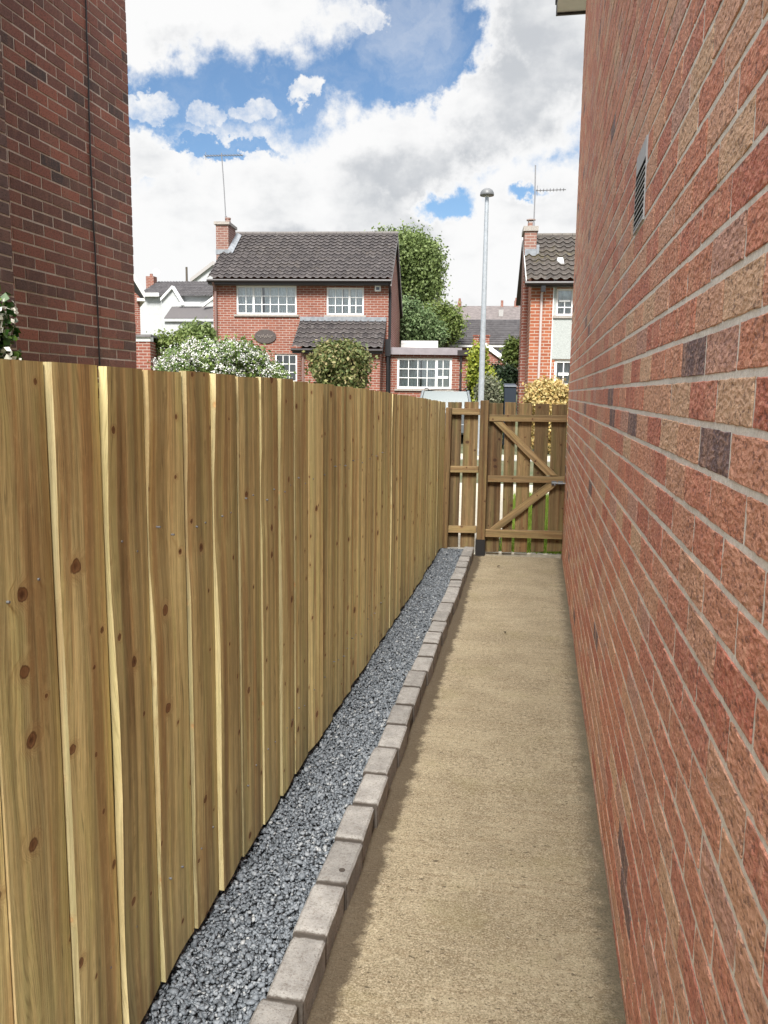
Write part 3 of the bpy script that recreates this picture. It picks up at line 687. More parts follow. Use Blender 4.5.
b = MB(); ys_ = [.6+.25*k for k in range(28)]+[7.53]
for ya_, yb_ in zip(ys_, ys_[1:]):
    b.hexa([(edge_x(ya_)-.040, ya_, -.05), (edge_x(ya_)+.040, ya_, -.05), (edge_x(yb_)+.040, yb_, -.05), (edge_x(yb_)-.040, yb_, -.05), (edge_x(ya_)-.040, ya_, .040), (edge_x(ya_)+.040, ya_, .040), (edge_x(yb_)+.040, yb_, .040), (edge_x(yb_)-.040, yb_, .040)])
tag(b.build('soil', simple('joint_soil', (.055, .043, .033), .95, 60, .4, .6)), kind='structure')
for (lx_, ly_, a_, l_, lab) in ((-.30, 7.06, .4, .030, 'dark fallen leaf lying on the concrete path close to the gate'), (-.15, 5.05, 1.9, .02, 'small brown fallen leaf halfway along the concrete path')):
    b = MB(); pr_ = []
    for k in range(9):
        f_ = k/8; w_ = .42*math.sin(math.pi*f_)**.8; pr_.append((f_, w_))
    for k in range(8):
        (f0, w0), (f1, w1_) = pr_[k], pr_[k+1]
        for sg in (-1, 1): b.face([(f0*l_, 0, .003+.12*l_*f0), (f1*l_, 0, .003+.12*l_*f1), (f1*l_, sg*w1_*l_, .005+.18*l_*f1*w1_+.004), (f0*l_, sg*w0*l_, .005+.18*l_*f0*w0+.004)])
    o = b.build('fallen_leaf', simple('dead_leaf', (.05, .034, .02), .8)); o.location = (lx_, ly_, .006); o.rotation_euler = (0, 0, a_); tag(o, lab, 'leaf')
def gravel():
    base = np.array([[0,1,1.618],[0,-1,1.618],[0,1,-1.618],[0,-1,-1.618],[1,1.618,0],[-1,1.618,0],[1,-1.618,0],[-1,-1.618,0],[1.618,0,1],[1.618,0,-1],[-1.618,0,1],[-1.618,0,-1]])/1.9
    tri = []
    from itertools import combinations
    dmin = np.linalg.norm(base[0]-base[1])*1.05
    for a, b_, c_ in combinations(range(12), 3):
        if np.linalg.norm(base[a]-base[b_]) < dmin and np.linalg.norm(base[b_]-base[c_]) < dmin and np.linalg.norm(base[a]-base[c_]) < dmin:
            n = np.cross(base[b_]-base[a], base[c_]-base[a]); tri.append((a, b_, c_) if n@base[a] > 0 else (a, c_, b_))
    tri = np.array(tri)
    n = 42000
    Y = .7+(7.58-.7)*nrg.random(n)**1.15
    right = np.interp(Y, [1, 2, 4.5, 6.2, 7.6], [-.538, -.541, -.556, -.566, -.590])-.050
    X = FX-.05+(right-FX+.048)*nrg.random(n)
    s = nrg.lognormal(math.log(.0061), .30, n).clip(.003, .0125)
    Z = .030+.022*nrg.random(n)+.004*np.sin(X*23+Y*5)*np.cos(Y*3.1)
    asp = np.stack([nrg.uniform(.7, 1.45, n), nrg.uniform(.7, 1.1, n), nrg.uniform(.32, .7, n)], 1)
    a, e, r_ = nrg.uniform(0, 2*np.pi, n), nrg.normal(0, .55, n), nrg.normal(0, .55, n)
    ca, sa, ce, se, cr, sr = np.cos(a), np.sin(a), np.cos(e), np.sin(e), np.cos(r_), np.sin(r_)
    R = np.empty((n, 3, 3)); R[:, 0] = np.stack([ca*ce, ca*se*sr-sa*cr, ca*se*cr+sa*sr], 1); R[:, 1] = np.stack([sa*ce, sa*se*sr+ca*cr, sa*se*cr-ca*sr], 1); R[:, 2] = np.stack([-se, ce*sr, ce*cr], 1)
    loc_ = base[None]*(1+nrg.uniform(-.42, .30, (n, 12, 1)))*asp[:, None, :]*s[:, None, None]
    V = np.einsum('nij,nkj->nki', R, loc_)+np.stack([X, Y, Z], 1)[:, None, :]
    F = (tri[None]+12*np.arange(n)[:, None, None]).reshape(-1, 3)
    return V.reshape(-1, 3), F
def gravel_mat(t, bs, out):
    isl = island(t); co = obj_co(t)
    c = t.ramp(isl, [(0, (.065, .076, .088)), (.35, (.105, .121, .139)), (.7, (.145, .165, .187)), (.93, (.21, .23, .25)), (1, (.32, .33, .33))])
    n = t.noise(co, 240, 3, .6); c = t.mix(t.math('MULTIPLY', t.sm(n, .45, .75), .35), c, (.33, .35, .37))
    setc(t, bs, c, .62, n, .3, .002, .45)
V, F = gravel()
tag(np_mesh('gravel', V, F, mat('slate_gravel', gravel_mat)), kind='stuff')
b = MB(); b.box(FX-.06, -.60, -1, 7.6, -.06, .026); tag(b.build('gravel_bed', simple('grey_grit', (.10, .11, .12), .9, 90, .4, .6)), kind='structure')

# ------------------------------------------------------------------ gate and side panel
GY = 7.60
def gp(x, y, Y=GY): p = P(440+x/5.486, 390+y/5.486, Y); return p
def plank(mb, tl, tr, br, bl, Y, th, m=0, grain=(0, 0, 1)):
    q = [gp(*p, Y) for p in (bl, br, tr, tl)]
    V = [(q[0][0], Y, q[0][2]), (q[1][0], Y, q[1][2]), (q[1][0], Y+th, q[1][2]), (q[0][0], Y+th, q[0][2]), (q[3][0], Y, q[3][2]), (q[2][0], Y, q[2][2]), (q[2][0], Y+th, q[2][2]), (q[3][0], Y+th, q[3][2])]
    mb.hexa(V, m, grain)
def rail(name, tl, tr, br, bl, Y, th, parent, grain=(1, 0, 0), m=None):
    mb = MB(); plank(mb, tl, tr, br, bl, Y, th, 0, grain); o = mb.build(name, m or GATER, parent, bevel=.003); return loc(o, parent)
gt = empty('side_gate', (gp(470, 900)[0], GY, 0), 0, 'brown wooden side gate with gapped boards, diagonal braces and a metal latch', 'gate')
mb = MB(); BY = GY+.042
for (t0, t1, b0, b1, ty, by_) in ((271, 347, 246, 321, 70, 889), (357, 417, 338, 391, 66, 890), (430, 508, 406, 476, 72, 890), (523, 601, 498, 568, 74, 888), (615, 700, 586, 673, 78, 886)):
    plank(mb, (t0, ty), (t1, ty+2), (b1, by_), (b0, by_), BY, .018)
loc(mb.build('board_panel', GATEW, gt, bevel=.002), gt)
rail('rail', (271, 135), (699, 140), (698, 177), (270, 172), GY, .038, gt)
rail('rail', (262, 470), (684, 476), (683, 512), (261, 505), GY, .038, gt)
rail('rail', (247, 765), (672, 776), (671, 820), (246, 806), GY, .038, gt)
b = MB(); a_, c_ = gp(318, 178, GY+.02), gp(620, 470, GY+.02); b.hexa([(gp(*p, GY+.004)[0], GY+.004+d, gp(*p, GY+.004)[2]) for d in (.034, 0) for p in ((585, 470), (645, 470), (345, 175), (292, 175))], 0, tuple(np.array(c_)-np.array(a_)))
loc(b.build('brace', GATER, gt, bevel=.002), gt)
a_, c_ = gp(280, 765), gp(640, 515); b = MB(); b.hexa([(gp(*p, GY+.004)[0], GY+.004+d, gp(*p, GY+.004)[2]) for d in (.034, 0) for p in ((268, 765), (325, 768), (655, 514), (585, 512))], 0, tuple(np.array(c_)-np.array(a_)))
loc(b.build('brace', GATER, gt, bevel=.002), gt)
b = MB(); p0 = gp(612, 498); p1 = gp(668, 524)
b.box(p0[0], p0[0]+.045, GY-.006, GY-.001, p1[2], p0[2]); b.box(p1[0]-.035, p1[0]+.01, GY-.006, GY-.001, p1[2]+.005, p0[2])
b.tube([(p0[0]+.004, GY-.014, (p0[2]+p1[2])/2), (p1[0]+.035, GY-.014, (p0[2]+p1[2])/2)], .008, 10)
b.tube([(p0[0]+.03, GY-.012, (p0[2]+p1[2])/2), (p0[0]+.03, GY-.035, (p0[2]+p1[2])/2-.02)], .005, 8)
loc(b.build('latch', STEELD, gt), gt)
sp = empty('fence_panel', (gp(130, 850)[0], GY, 0), 0, 'narrow brown slatted panel with posts filling the gap left of the gate', 'fence')
mb = MB()
plank(mb, (44, 66), (120, 66), (98, 862), (30, 862), BY, .018); plank(mb, (134, 65), (212, 66), (188, 864), (110, 864), BY, .018)
loc(mb.build('board_panel', GATEW, sp, bevel=.002), sp)
rail('rail', (58, 100), (219, 103), (218, 138), (57, 134), GY, .038, sp); rail('rail', (48, 417), (210, 419), (209, 455), (47, 452), GY, .038, sp); rail('rail', (38, 745), (200, 747), (199, 786), (37, 782), GY, .038, sp)
rail('post', (32, 96), (64, 98), (40, 868), (6, 868), GY-.045, .09, sp, (0, 0, 1), GATEP)
rail('post', (222, 57), (268, 58), (243, 905), (197, 905), GY-.055, .09, sp, (0, 0, 1), GATEP)
q0, q1, q2 = gp(196, 822, GY-.058), gp(246, 822, GY-.058), gp(244, 905, GY-.058)
b = MB(); b.box(q0[0]-.002, q1[0]+.002, GY-.059, GY+.04, 0, q1[2]); loc(b.build('post_shoe', simple('bitumen', (.012, .011, .011), .7), sp), sp)
b = MB(); b.box(q1[0]+.004, RX-.008, GY+.068, GY+.16, -.06, .014); tag(b.build('gate_threshold', PAVE), 'pale concrete threshold strip under the brown wooden gate', 'threshold')

# ------------------------------------------------------------------ houses across the street
class House:
    def __init__(s, name, px, Y, deg, z0, label):
        s.O = P(px, 380, Y); s.O[2] = z0; s.th = math.radians(deg)
        s.ex = np.array([math.cos(s.th), math.sin(s.th), 0]); s.ey = np.array([-math.sin(s.th), math.cos(s.th), 0])
        s.root = empty(name, s.O, s.th, label, 'house')
    def f(s, x, y, off=0.0):
        d = ray(x, y); e = np.array([0, 0, EYE]); k = ((s.O+s.ey*off-e)@s.ey)/(d@s.ey); p = e+d*k-s.O
        return float(p@s.ex), float(p[2])
    def part(s, mb, name, m, parent=None, **k): return mb.build(name, m, parent or s.root, **k)
def wall_holes(mb, x0, x1, y, z0, z1, holes, rev=.09, m=0):
    xs = sorted({x0, x1, *[h[0] for h in holes], *[h[1] for h in holes]}); zs = sorted({z0, z1, *[h[2] for h in holes], *[h[3] for h in holes]})
    for a, b_ in zip(xs, xs[1:]):
        for c_, d in zip(zs, zs[1:]):
            mx, mz = (a+b_)/2, (c_+d)/2
            if any(h[0] < mx < h[1] and h[2] < mz < h[3] for h in holes): continue
            mb.face([(a, y, c_), (b_, y, c_), (b_, y, d), (a, y, d)], m)
    for h in holes:
        a, b_, c_, d = h
        mb.face([(a, y, c_), (a, y+rev, c_), (a, y+rev, d), (a, y, d)], m); mb.face([(b_, y, c_), (b_, y, d), (b_, y+rev, d), (b_, y+rev, c_)], m)
        mb.face([(a, y, d), (a, y+rev, d), (b_, y+rev, d), (b_, y, d)], m); mb.face([(a, y, c_), (b_, y, c_), (b_, y+rev, c_), (a, y+rev, c_)], m)
def window(house, a, b_, c_, d, y, lights, fr=.07, curt=True, sill=True, thin=.032):
    """lights: (x fraction 0-1 start, end, cols, rows, z fraction start, end)"""
    fm = MB(); W_, H_ = b_-a, d-c_
    def bar(x0, x1, z0, z1, y0, y1): fm.box(x0, x1, y0, y1, z0, z1)
    yf = y+.05
    bar(a, b_, c_, c_+fr, yf, yf+.06); bar(a, b_, d-fr, d, yf, yf+.06); bar(a, a+fr, c_+fr, d-fr, yf, yf+.06); bar(b_-fr, b_, c_+fr, d-fr, yf, yf+.06)
    for (f0, f1, nc, nr, g0, g1) in lights:
        x0, x1, z0, z1 = a+fr+(W_-2*fr)*f0, a+fr+(W_-2*fr)*f1, c_+fr+(H_-2*fr)*g0, c_+fr+(H_-2*fr)*g1
        if f0 > 0: bar(x0-fr*.6, x0+fr*.6, z0, z1, yf+.003, yf+.057)
        if g0 > 0: bar(x0+fr*.6, x1-fr*.6, z0-fr*.55, z0+fr*.55, yf-.004, yf+.05)
        for i in range(1, nc): xx = x0+(x1-x0)*i/nc; bar(xx-thin/2, xx+thin/2, z0, z1, yf+.008, yf+.042)
        for j in range(1, nr): zz = z0+(z1-z0)*j/nr; bar(x0, x1, zz-thin/2, zz+thin/2, yf+.012, yf+.039)
    win = house.part(fm, 'window', WHITE)
    g_ = MB(); g_.face([(a+.02, yf+.03, c_+.02), (b_-.02, yf+.03, c_+.02), (b_-.02, yf+.03, d-.02), (a+.02, yf+.03, d-.02)]); house.part(g_, 'pane', GLASS, win)
    if curt:
        cm = MB(); n = int(W_/.035)
        for (f0, f1) in ((.01, .43), (.46, .99)):
            k0, k1 = int(n*f0), int(n*f1); prev = None
            for k in range(k0, k1+1):
                x = a+W_*k/n; yy = yf+.11+.022*math.sin(k*1.9)+.015*math.sin(k*.7)
                if prev: cm.face([(prev[0], prev[1], c_), (x, yy, c_), (x, yy, d), (prev[0], prev[1], d)])
                prev = (x, yy)
        house.part(cm, 'curtain', CURT, win, smooth=True)
    rm = MB(); rm.face([(a-.1, yf+.6, c_-.1), (b_+.1, yf+.6, c_-.1), (b_+.1, yf+.6, d+.1), (a-.1, yf+.6, d+.1)])
    for q in ([(a-.1, yf+.6, d+.1), (b_+.1, yf+.6, d+.1), (b_+.1, yf+.07, d+.1), (a-.1, yf+.07, d+.1)], [(a-.1, yf+.07, c_-.1), (b_+.1, yf+.07, c_-.1), (b_+.1, yf+.6, c_-.1), (a-.1, yf+.6, c_-.1)]): rm.face(q)
    house.part(rm, 'room', ROOM, win)
    if sill:
        sm_ = MB(); sm_.box(a-.1, b_+.1, y-.07, y+.049, c_-.09, c_-.003); house.part(sm_, 'sill', SILL, win)
    return win
def tiles(house, x0, x1, ya, za, yb, zb, ncol, nrow, m, name='roof', x0b=None, x1b=None, roll=.035, thick=.02, parent=None):
    """rolled tile sheet from the eave (ya,za) to the ridge (yb,zb)"""
    x0b = x0 if x0b is None else x0b; x1b = x1 if x1b is None else x1b
    K = 6; V = []; F = []; U = []
    n = np.array([0, -(zb-za), (yb-ya)]); n = n/np.linalg.norm(n); n = n if n[2] > 0 else -n
    W_ = ncol*K+1
    for r_ in range(nrow):
        for e in (0, 1):
            f_ = (r_+e*1.0)/nrow
            for i in range(W_):
                fx = i/(ncol*K); ph = (i % K)/K
                bump_ = roll*max(0, math.cos((ph-.5)*2*math.pi*.95))**1.0 if ph else 0
                x = (x0+(x1-x0)*fx)*(1-f_)+(x0b+(x1b-x0b)*fx)*f_
                h = bump_+(thick if e == 0 else 0)
                V.append((x, ya+(yb-ya)*f_+n[1]*h, za+(zb-za)*f_+n[2]*h)); U.append((i/K*.9999, r_+e*.995))
    for r_ in range(nrow):
        b0 = r_*2*W_
        for i in range(W_-1): F.append((b0+i, b0+i+1, b0+W_+i+1, b0+W_+i))
        if r_:
            for i in range(W_-1): F.append((b0-W_+i, b0-W_+i+1, b0+i+1, b0+i))
    mb = MB(); mb.idx(V, F, 0, U); return house.part(mb, name, m, parent)

# --- left house across the street
A = House('brick_house', 214.5, 34.0, 6.2, 1.0, 'detached two storey red brick house with brown tiled roof across the street')
AW = A.f(388.5, 300)[0]; eo = -.40
ez = A.f(300, 279.5, eo)[1]; yr = 3.6; rz = A.f(310, 234.0, yr)[1]; wz = A.f(300, 288)[1]+.15
AD = 8.4; slope = (rz-ez)/(yr-eo); bz = rz-slope*(AD+.4-yr)
def rect(H_, x0, x1, y0, y1, off=0.0):
    a = H_.f(x0, y1, off); b_ = H_.f(x1, y0, off); return (a[0], b_[0], a[1], b_[1])
w1 = rect(A, 236.5, 296.5, 285.8, 314.2); w2 = rect(A, 326.5, 364, 287.5, 315.0); w3 = rect(A, 275, 297, 354, 382)
mb = MB(); wall_holes(mb, 0, AW, 0, -1, ez+.18, [w1, w2, w3])
mb.face([(AW, 0, -1), (AW, AD, -1), (AW, AD, bz+.2), (AW, yr, rz-.04), (AW, 0, ez+.28)]); mb.face([(0, 0, -1), (0, 0, ez+.28), (0, yr, rz-.04), (0, AD, bz+.2), (0, AD, -1)])
mb.face([(0, AD, -1), (0, AD, bz+.2), (AW, AD, bz+.2), (AW, AD, -1)])
A.part(mb, 'wall', FB_L)
xl = A.f(207, 278, eo)[0]; xr = A.f(391.5, 280, eo)[0]; 
ro = tiles(A, xl, xr, eo, ez+.03, yr, rz, 25, 14, TILE, roll=.07, thick=.045)
mb = MB(); mb.hexa([(xl, yr, rz-.02), (xr, yr, rz-.02), (xr, AD+.4, bz-.02), (xl, AD+.4, bz-.02), (xl, yr, rz+.03), (xr, yr, rz+.03), (xr, AD+.4, bz+.03), (xl, AD+.4, bz+.03)]); A.part(mb, 'rear_slope', TILE_G, ro)
mb = MB()
for i in range(22):
    x0_, x1_ = xl+(xr-xl)*i/22+.005, xl+(xr-xl)*(i+1)/22-.005; mb.tube([(x0_, yr, rz+.0), (x1_, yr, rz+.0)], .11, 10)
A.part(mb, 'ridge_tile', TILE, ro)
mb = MB(); mb.box(xl+.02, xr-.02, eo+.03, eo+.06, ez-.20, ez+.0); mb.box(xl+.02, xr-.02, eo+.061, -.004, ez-.2, ez-.18)
mb.tube([(xl, eo-.03, ez-.05), (xr, eo-.03, ez-.05)], .065, 10); A.part(mb, 'gutter', FASCIA)
# barge boards on the right gable
mb = MB()
for (ya_, za_, yb_, zb_) in ((eo, ez-.05, yr, rz-.03), (AD+.4, bz-.05, yr, rz-.03)):
    mb.hexa([(xr-.03, ya_, za_-.2), (xr, ya_, za_-.2), (xr, yb_, zb_-.2), (xr-.03, yb_, zb_-.2), (xr-.03, ya_, za_), (xr, ya_, za_), (xr, yb_, zb_), (xr-.03, yb_, zb_)])
A.part(mb, 'bargeboard', simple('grey_barge', (.30, .28, .27), .6))
G4 = [(0, .27, 2, 3, 0, 1), (.27, 1, 5, 3, 0, 1)]
window(A, *w1, 0, [(0, .27, 2, 3, 0, 1), (.27, 1, 5, 3, 0, 1)]); window(A, *w2, 0, [(0, .62, 3, 3, 0, 1), (.62, 1, 2, 3, 0, 1)]); window(A, *w3, 0, [(0, 1, 3, 3, 0, 1)], curt=False)
# chimney
cy0 = 1.75; c0 = A.f(216.3, 256, cy0); c1 = A.f(226.0, 256, cy0); ct = A.f(220, 224.5, cy0)[1]; cb_ = c0[1]-.8; CD = 1.25
mb = MB(); mb.box(c0[0], c1[0]+.12, cy0, cy0+CD, cb_, ct); ch = A.part(mb, 'chimney', FB_G)
mb = MB(); mb.box(c0[0]-.07, c1[0]+.19, cy0-.07, cy0+CD+.07, ct, ct+.12); A.part(mb, 'chimney_cap', SILL, ch)
mb = MB(); mb.lathe((c0[0]+.42, cy0+.5, ct+.12), [(.13, 0), (.11, .18), (.13, .2), (.13, .26)], 12); A.part(mb, 'chimney_pot', FB_G, ch)
mb = MB(); zr = lambda y_: ez+.03+slope*(y_-eo)
mb.hexa([(c1[0]+.122, cy0-.1, zr(cy0-.1)+.03), (c1[0]+.34, cy0-.1, zr(cy0-.1)+.07), (c1[0]+.34, yr-.35, zr(yr-.35)+.07), (c1[0]+.122, yr-.35, zr(yr-.35)+.03), (c1[0]+.122, cy0-.1, zr(cy0-.1)+.24), (c1[0]+.34, cy0-.1, zr(cy0-.1)+.085), (c1[0]+.34, yr-.35, zr(yr-.35)+.085), (c1[0]+.122, yr-.35, zr(yr-.35)+.2)])
mb.box(c0[0]-.02, c1[0]+.14, cy0-.016, cy0-.004, zr(cy0)-.05, zr(cy0)+.16); A.part(mb, 'flashing', LEAD, ch)
# pipes, alarm box, plaque
dpx = A.f(215.8, 300)[0]; mb = MB(); mb.tube([(dpx+.0, eo, ez-.1), (dpx+.02, -.10, ez-.45), (dpx+.02, -.10, -1)], .055, 8); A.part(mb, 'downpipe', PIPEB)
dpx = A.f(391.5, 300)[0]
mb = MB(); mb.tube([(AW+.06, eo, ez-.1), (AW+.06, .15, ez-.5), (AW+.06, .15, -1)], .06, 8); A.part(mb, 'downpipe', PIPEK)
q = rect(A, 374.8, 381, 284.6, 291.6); mb = MB(); mb.box(q[0], q[1], -.07, -.003, q[2], q[3]); ab = A.part(mb, 'alarm_box', WHITE, bevel=.02)
mb = MB(); mb.box(q[0]+.06, q[1]-.06, -.078, -.0715, q[2]+.06, q[2]+.17); A.part(mb, 'alarm_light', simple('alarm_lens', (.12, .14, .2), .3), ab)
pc = A.f(265.5, 336.5); pr_ = (A.f(276.5, 336)[0]-A.f(254.8, 336)[0])/2; ph_ = pr_*.62
mb = MB(); ring0 = [(pc[0]+pr_*math.cos(2*math.pi*i/28), pc[1]+ph_*math.sin(2*math.pi*i/28)) for i in range(28)]
mb.idx([(x, -.05, z) for x, z in ring0]+[(x, -.002, z) for x, z in ring0], [tuple(range(28))]+[(i, 28+i, 28+(i+1) % 28, (i+1) % 28) for i in range(28)])
pq = A.part(mb, 'plaque', PLAQ)
mb = MB(); pts = []
for i in range(70):
    fx = i/69*2-1; pts.append((pc[0]+fx*pr_*.72, -.062, pc[1]+ph_*.22*math.sin(i*.75)*(1-.4*abs(fx))+ph_*.10*math.sin(i*.31)))
mb.tube(pts, .013, 5); A.part(mb, 'emblem', PLAQL, pq)
# porch with lean-to roof
PJ = 1.15
pt = A.f(340, 320.5)[1]; pe = A.f(336, 348.5, -PJ-.25)[1]
px0t = A.f(300.5, 320)[0]; px1t = A.f(386.5, 321)[0]; px0e = A.f(291.5, 347, -PJ-.25)[0]; px1e = A.f(382.2, 350, -PJ-.25)[0]
pw0 = A.f(301.5, 365, -PJ)[0]; pw1 = A.f(380, 365, -PJ)[0]
porch = MB(); wall_holes(porch, pw0, pw1, -PJ, -1, pe-.03, []); porch.face([(pw1, -PJ, -1), (pw1, 0, -1), (pw1, 0, pt-.1), (pw1, -PJ, pe-.03)]); porch.face([(pw0, -PJ, -1), (pw0, -PJ, pe-.03), (pw0, 0, pt-.1), (pw0, 0, -1)])
pw = A.part(porch, 'porch', FB_X)
tiles(A, px0e, px1e, -PJ-.25, pe+.03, -.02, pt, 12, 6, TILE, 'roof', px0t, px1t, roll=.07, thick=.04, parent=pw)
mb = MB(); mb.box(px0t, px1t, -.14, -.004, pt-.04, pt+.14); A.part(mb, 'flashing', LEAD, pw)
mb = MB(); mb.box(px0e+.02, px1e-.02, -PJ-.22, -PJ-.19, pe-.2, pe); mb.tube([(px0e-.02, -PJ-.28, pe-.06), (px1e+.02, -PJ-.28, pe-.06)], .06, 8); mb.box(px0e+.02, px1e-.02, -PJ-.188, -PJ-.004, pe-.2, pe-.18)
mb.hexa([(px1e-.03, -PJ-.2, pe-.2), (px1e, -PJ-.2, pe-.2), (px1t, -.02, pt-.25), (px1t-.03, -.02, pt-.25), (px1e-.03, -PJ-.2, pe), (px1e, -PJ-.2, pe), (px1t, -.02, pt-.02), (px1t-.03, -.02, pt-.02)])
A.part(mb, 'fascia', FASCIA, pw)
dx = A.f(303, 360, -PJ-.06)[0]; mb = MB(); mb.tube([(dx, -PJ-.25, pe-.1), (dx, -PJ-.06, pe-.3), (dx, -PJ-.06, -1)], .05, 8); A.part(mb, 'downpipe', PIPEB, pw)
q = rect(A, 385, 390.5, 339, 356, -.3); mb = MB(); mb.box(q[0], q[1], -.3, -.1, q[2], q[3]); mb.tube([((q[0]+q[1])/2, -.2, q[2]), ((q[0]+q[1])/2, -.2, -1)], .07, 8); A.part(mb, 'hopper', PIPEK)
# flat roofed extension
eY = .25; ex1 = A.f(470.5, 370, eY)[0]; et = A.f(420, 354.8, eY)[1]
w4 = rect(A, 396.8, 452, 358.2, 388.5, eY)
mb = MB(); wall_holes(mb, AW+.003, ex1, eY, -1, et, [w4]); mb.face([(ex1, eY, -1), (ex1, 5, -1), (ex1, 5, et), (ex1, eY, et)])
ext = A.part(mb, 'extension', FB_X)
window(A, *w4, eY, [(0, .74, 4, 3, 0, 1), (.74, 1, 2, 1, 0, .36), (.74, 1, 2, 2, .36, 1)], fr=.09)
ft = A.f(420, 347.5, eY-.15)[1]
mb = MB(); mb.box(AW+.004, A.f(462, 350, eY)[0], eY-.15, 5, et, ft); A.part(mb, 'flat_roof', PLUM, ext)
mb = MB(); mb.box(A.f(457.5, 352, eY-.2)[0], ex1+.1, eY-.22, 5, et-.02, et+.2); mb.tube([(A.f(461, 360, eY-.06)[0], eY-.06, et), (A.f(461, 360, eY-.06)[0], eY-.06, -1)], .05, 8); A.part(mb, 'fascia', FASCIA, ext)
mb = MB(); q = rect(A, 401, 438, 340.8, 343.6, 5.0); mb.box(q[0], q[1], 5.05, 5.25, q[2], q[3]); mb.box(q[0], q[1], 5.06, 5.2, 0, q[2]-.002); A.part(mb, 'parapet', WHITEP, ext)

# --- right house across the street
B = House('brick_house', 527.8, 28.0, 4.3, .95, 'orange brick house with mossy tiled roof and white panel beside the far brick wall')
BW = 9.0; beo = -.35; bez = B.f(550, 281.5, beo)[1]; byr = 3.3; brz = B.f(556, 236, byr)[1]; bsl = (brz-bez)/(byr-beo); BD = 6.6
bp0, bp1 = B.f(553, 320)[0], B.f(575.5, 320)[0]+.25
v1 = rect(B, 555.8, 574, 288.5, 315.5, .0); v2 = rect(B, 553.5, 573.5, 360, 386, .0)
mb = MB(); wall_holes(mb, 0, BW, 0, -1, bez+.2, [v1, v2])
mb.face([(0, 0, -1), (0, 0, bez+.25), (0, byr, brz-.04), (0, BD, bez+.25), (0, BD, -1)])
B.part(mb, 'wall', FB_R)
mb = MB(); z0_, z1_ = v2[3]+.03, v1[2]-.1; mb.box(bp0, bp1, -.02, -.003, z0_, z1_); mb.box(bp0, v1[0]-.004, -.02, -.003, z1_, bez+.1); B.part(mb, 'render_panel', RENDER_P)
mb = MB(); mb.box(bp0-.03, bp0, -.03, -.003, -1, bez+.1); B.part(mb, 'corner_trim', WHITE)
bxl = B.f(526.6, 283, beo)[0]
bro = tiles(B, bxl, BW, beo, bez+.03, byr, brz, 30, 10, TILE_M, roll=.07, thick=.045)
mb = MB(); mb.hexa([(bxl, byr, brz-.02), (BW, byr, brz-.02), (BW, BD+.3, bez-.02), (bxl, BD+.3, bez-.02), (bxl, byr, brz+.03), (BW, byr, brz+.03), (BW, BD+.3, bez+.03), (bxl, BD+.3, bez+.03)]); B.part(mb, 'rear_slope', TILE_G, bro)
mb = MB()
for i in range(26):
    mb.tube([(bxl+(BW-bxl)*i/26+.005, byr, brz), (bxl+(BW-bxl)*(i+1)/26-.005, byr, brz)], .1, 10)
B.part(mb, 'ridge_tile', TILE_M, bro)
mb = MB(); mb.box(bxl, BW, beo+.03, beo+.06, bez-.14, bez); mb.tube([(bxl-.05, beo-.03, bez-.05), (BW, beo-.03, bez-.05)], .06, 10); mb.box(bxl, BW, beo+.061, -.004, bez-.14, bez-.12); B.part(mb, 'gutter', FASCIA)
mb = MB(); mb.hexa([(bxl-.02, beo, bez-.1), (bxl, beo, bez-.1), (bxl, byr, brz-.1), (bxl-.02, byr, brz-.1), (bxl-.02, beo, bez+.06), (bxl, beo, bez+.06), (bxl, byr, brz+.06), (bxl-.02, byr, brz+.06)]); B.part(mb, 'bargeboard', WHITEP)
window(B, *v1, 0, [(0, 1, 1, 1, .56, 1), (0, 1, 2, 2, 0, .56)], fr=.06); window(B, *v2, 0, [(0, 1, 2, 1, 0, .45), (0, 1, 2, 1, .45, 1)], fr=.085)
bcy = 1.5; d0 = B.f(523.8, 262, bcy); d1 = B.f(535.8, 262, bcy); dt = B.f(530, 231, bcy)[1]
mb = MB(); mb.box(d0[0], d1[0], bcy, bcy+1.1, d0[1]-.6, dt); bch = B.part(mb, 'chimney', FB_G)
mb = MB(); mb.box(d0[0], -.004, bcy, bcy+1.1, -1, d0[1]-.61); B.part(mb, 'chimney_breast', FB_X, bch)
mb = MB(); mb.box(d0[0]-.05, d1[0]+.05, bcy-.05, bcy+1.15, dt, dt+.16); B.part(mb, 'chimney_cap', SILL, bch)
mb = MB(); mb.lathe(((d0[0]+d1[0])/2+.02, bcy+.5, dt+.16), [(.12, 0), (.11, .2), (.11, .21)], 12); mb.lathe(((d0[0]+d1[0])/2+.02, bcy+.5, dt+.44), [(.16, 0), (.16, .03)], 12)
for sx_ in (-.09, .09): mb.tube([((d0[0]+d1[0])/2+.02+sx_, bcy+.5, dt+.36), ((d0[0]+d1[0])/2+.02+sx_, bcy+.5, dt+.44)], .012, 6)
B.part(mb, 'chimney_pot', FB_G, bch)
bzr = lambda y_: bez+.03+bsl*(y_-beo)
mb = MB(); mb.box(d0[0]+.02, d1[0]+.02, bcy-.02, bcy-.004, bzr(bcy)-.02, bzr(bcy)+.25); mb.box(d1[0]+.004, d1[0]+.1, bcy-.02, bcy+.75, bzr(bcy)+.05, bzr(bcy)+.38); B.part(mb, 'flashing', LEAD, bch)
q = B.f(560, 263.5, 1.2); yq = beo+(q[1]-bez)/bsl; mb = MB(); xq = B.f(560, 263.5, yq)[0]
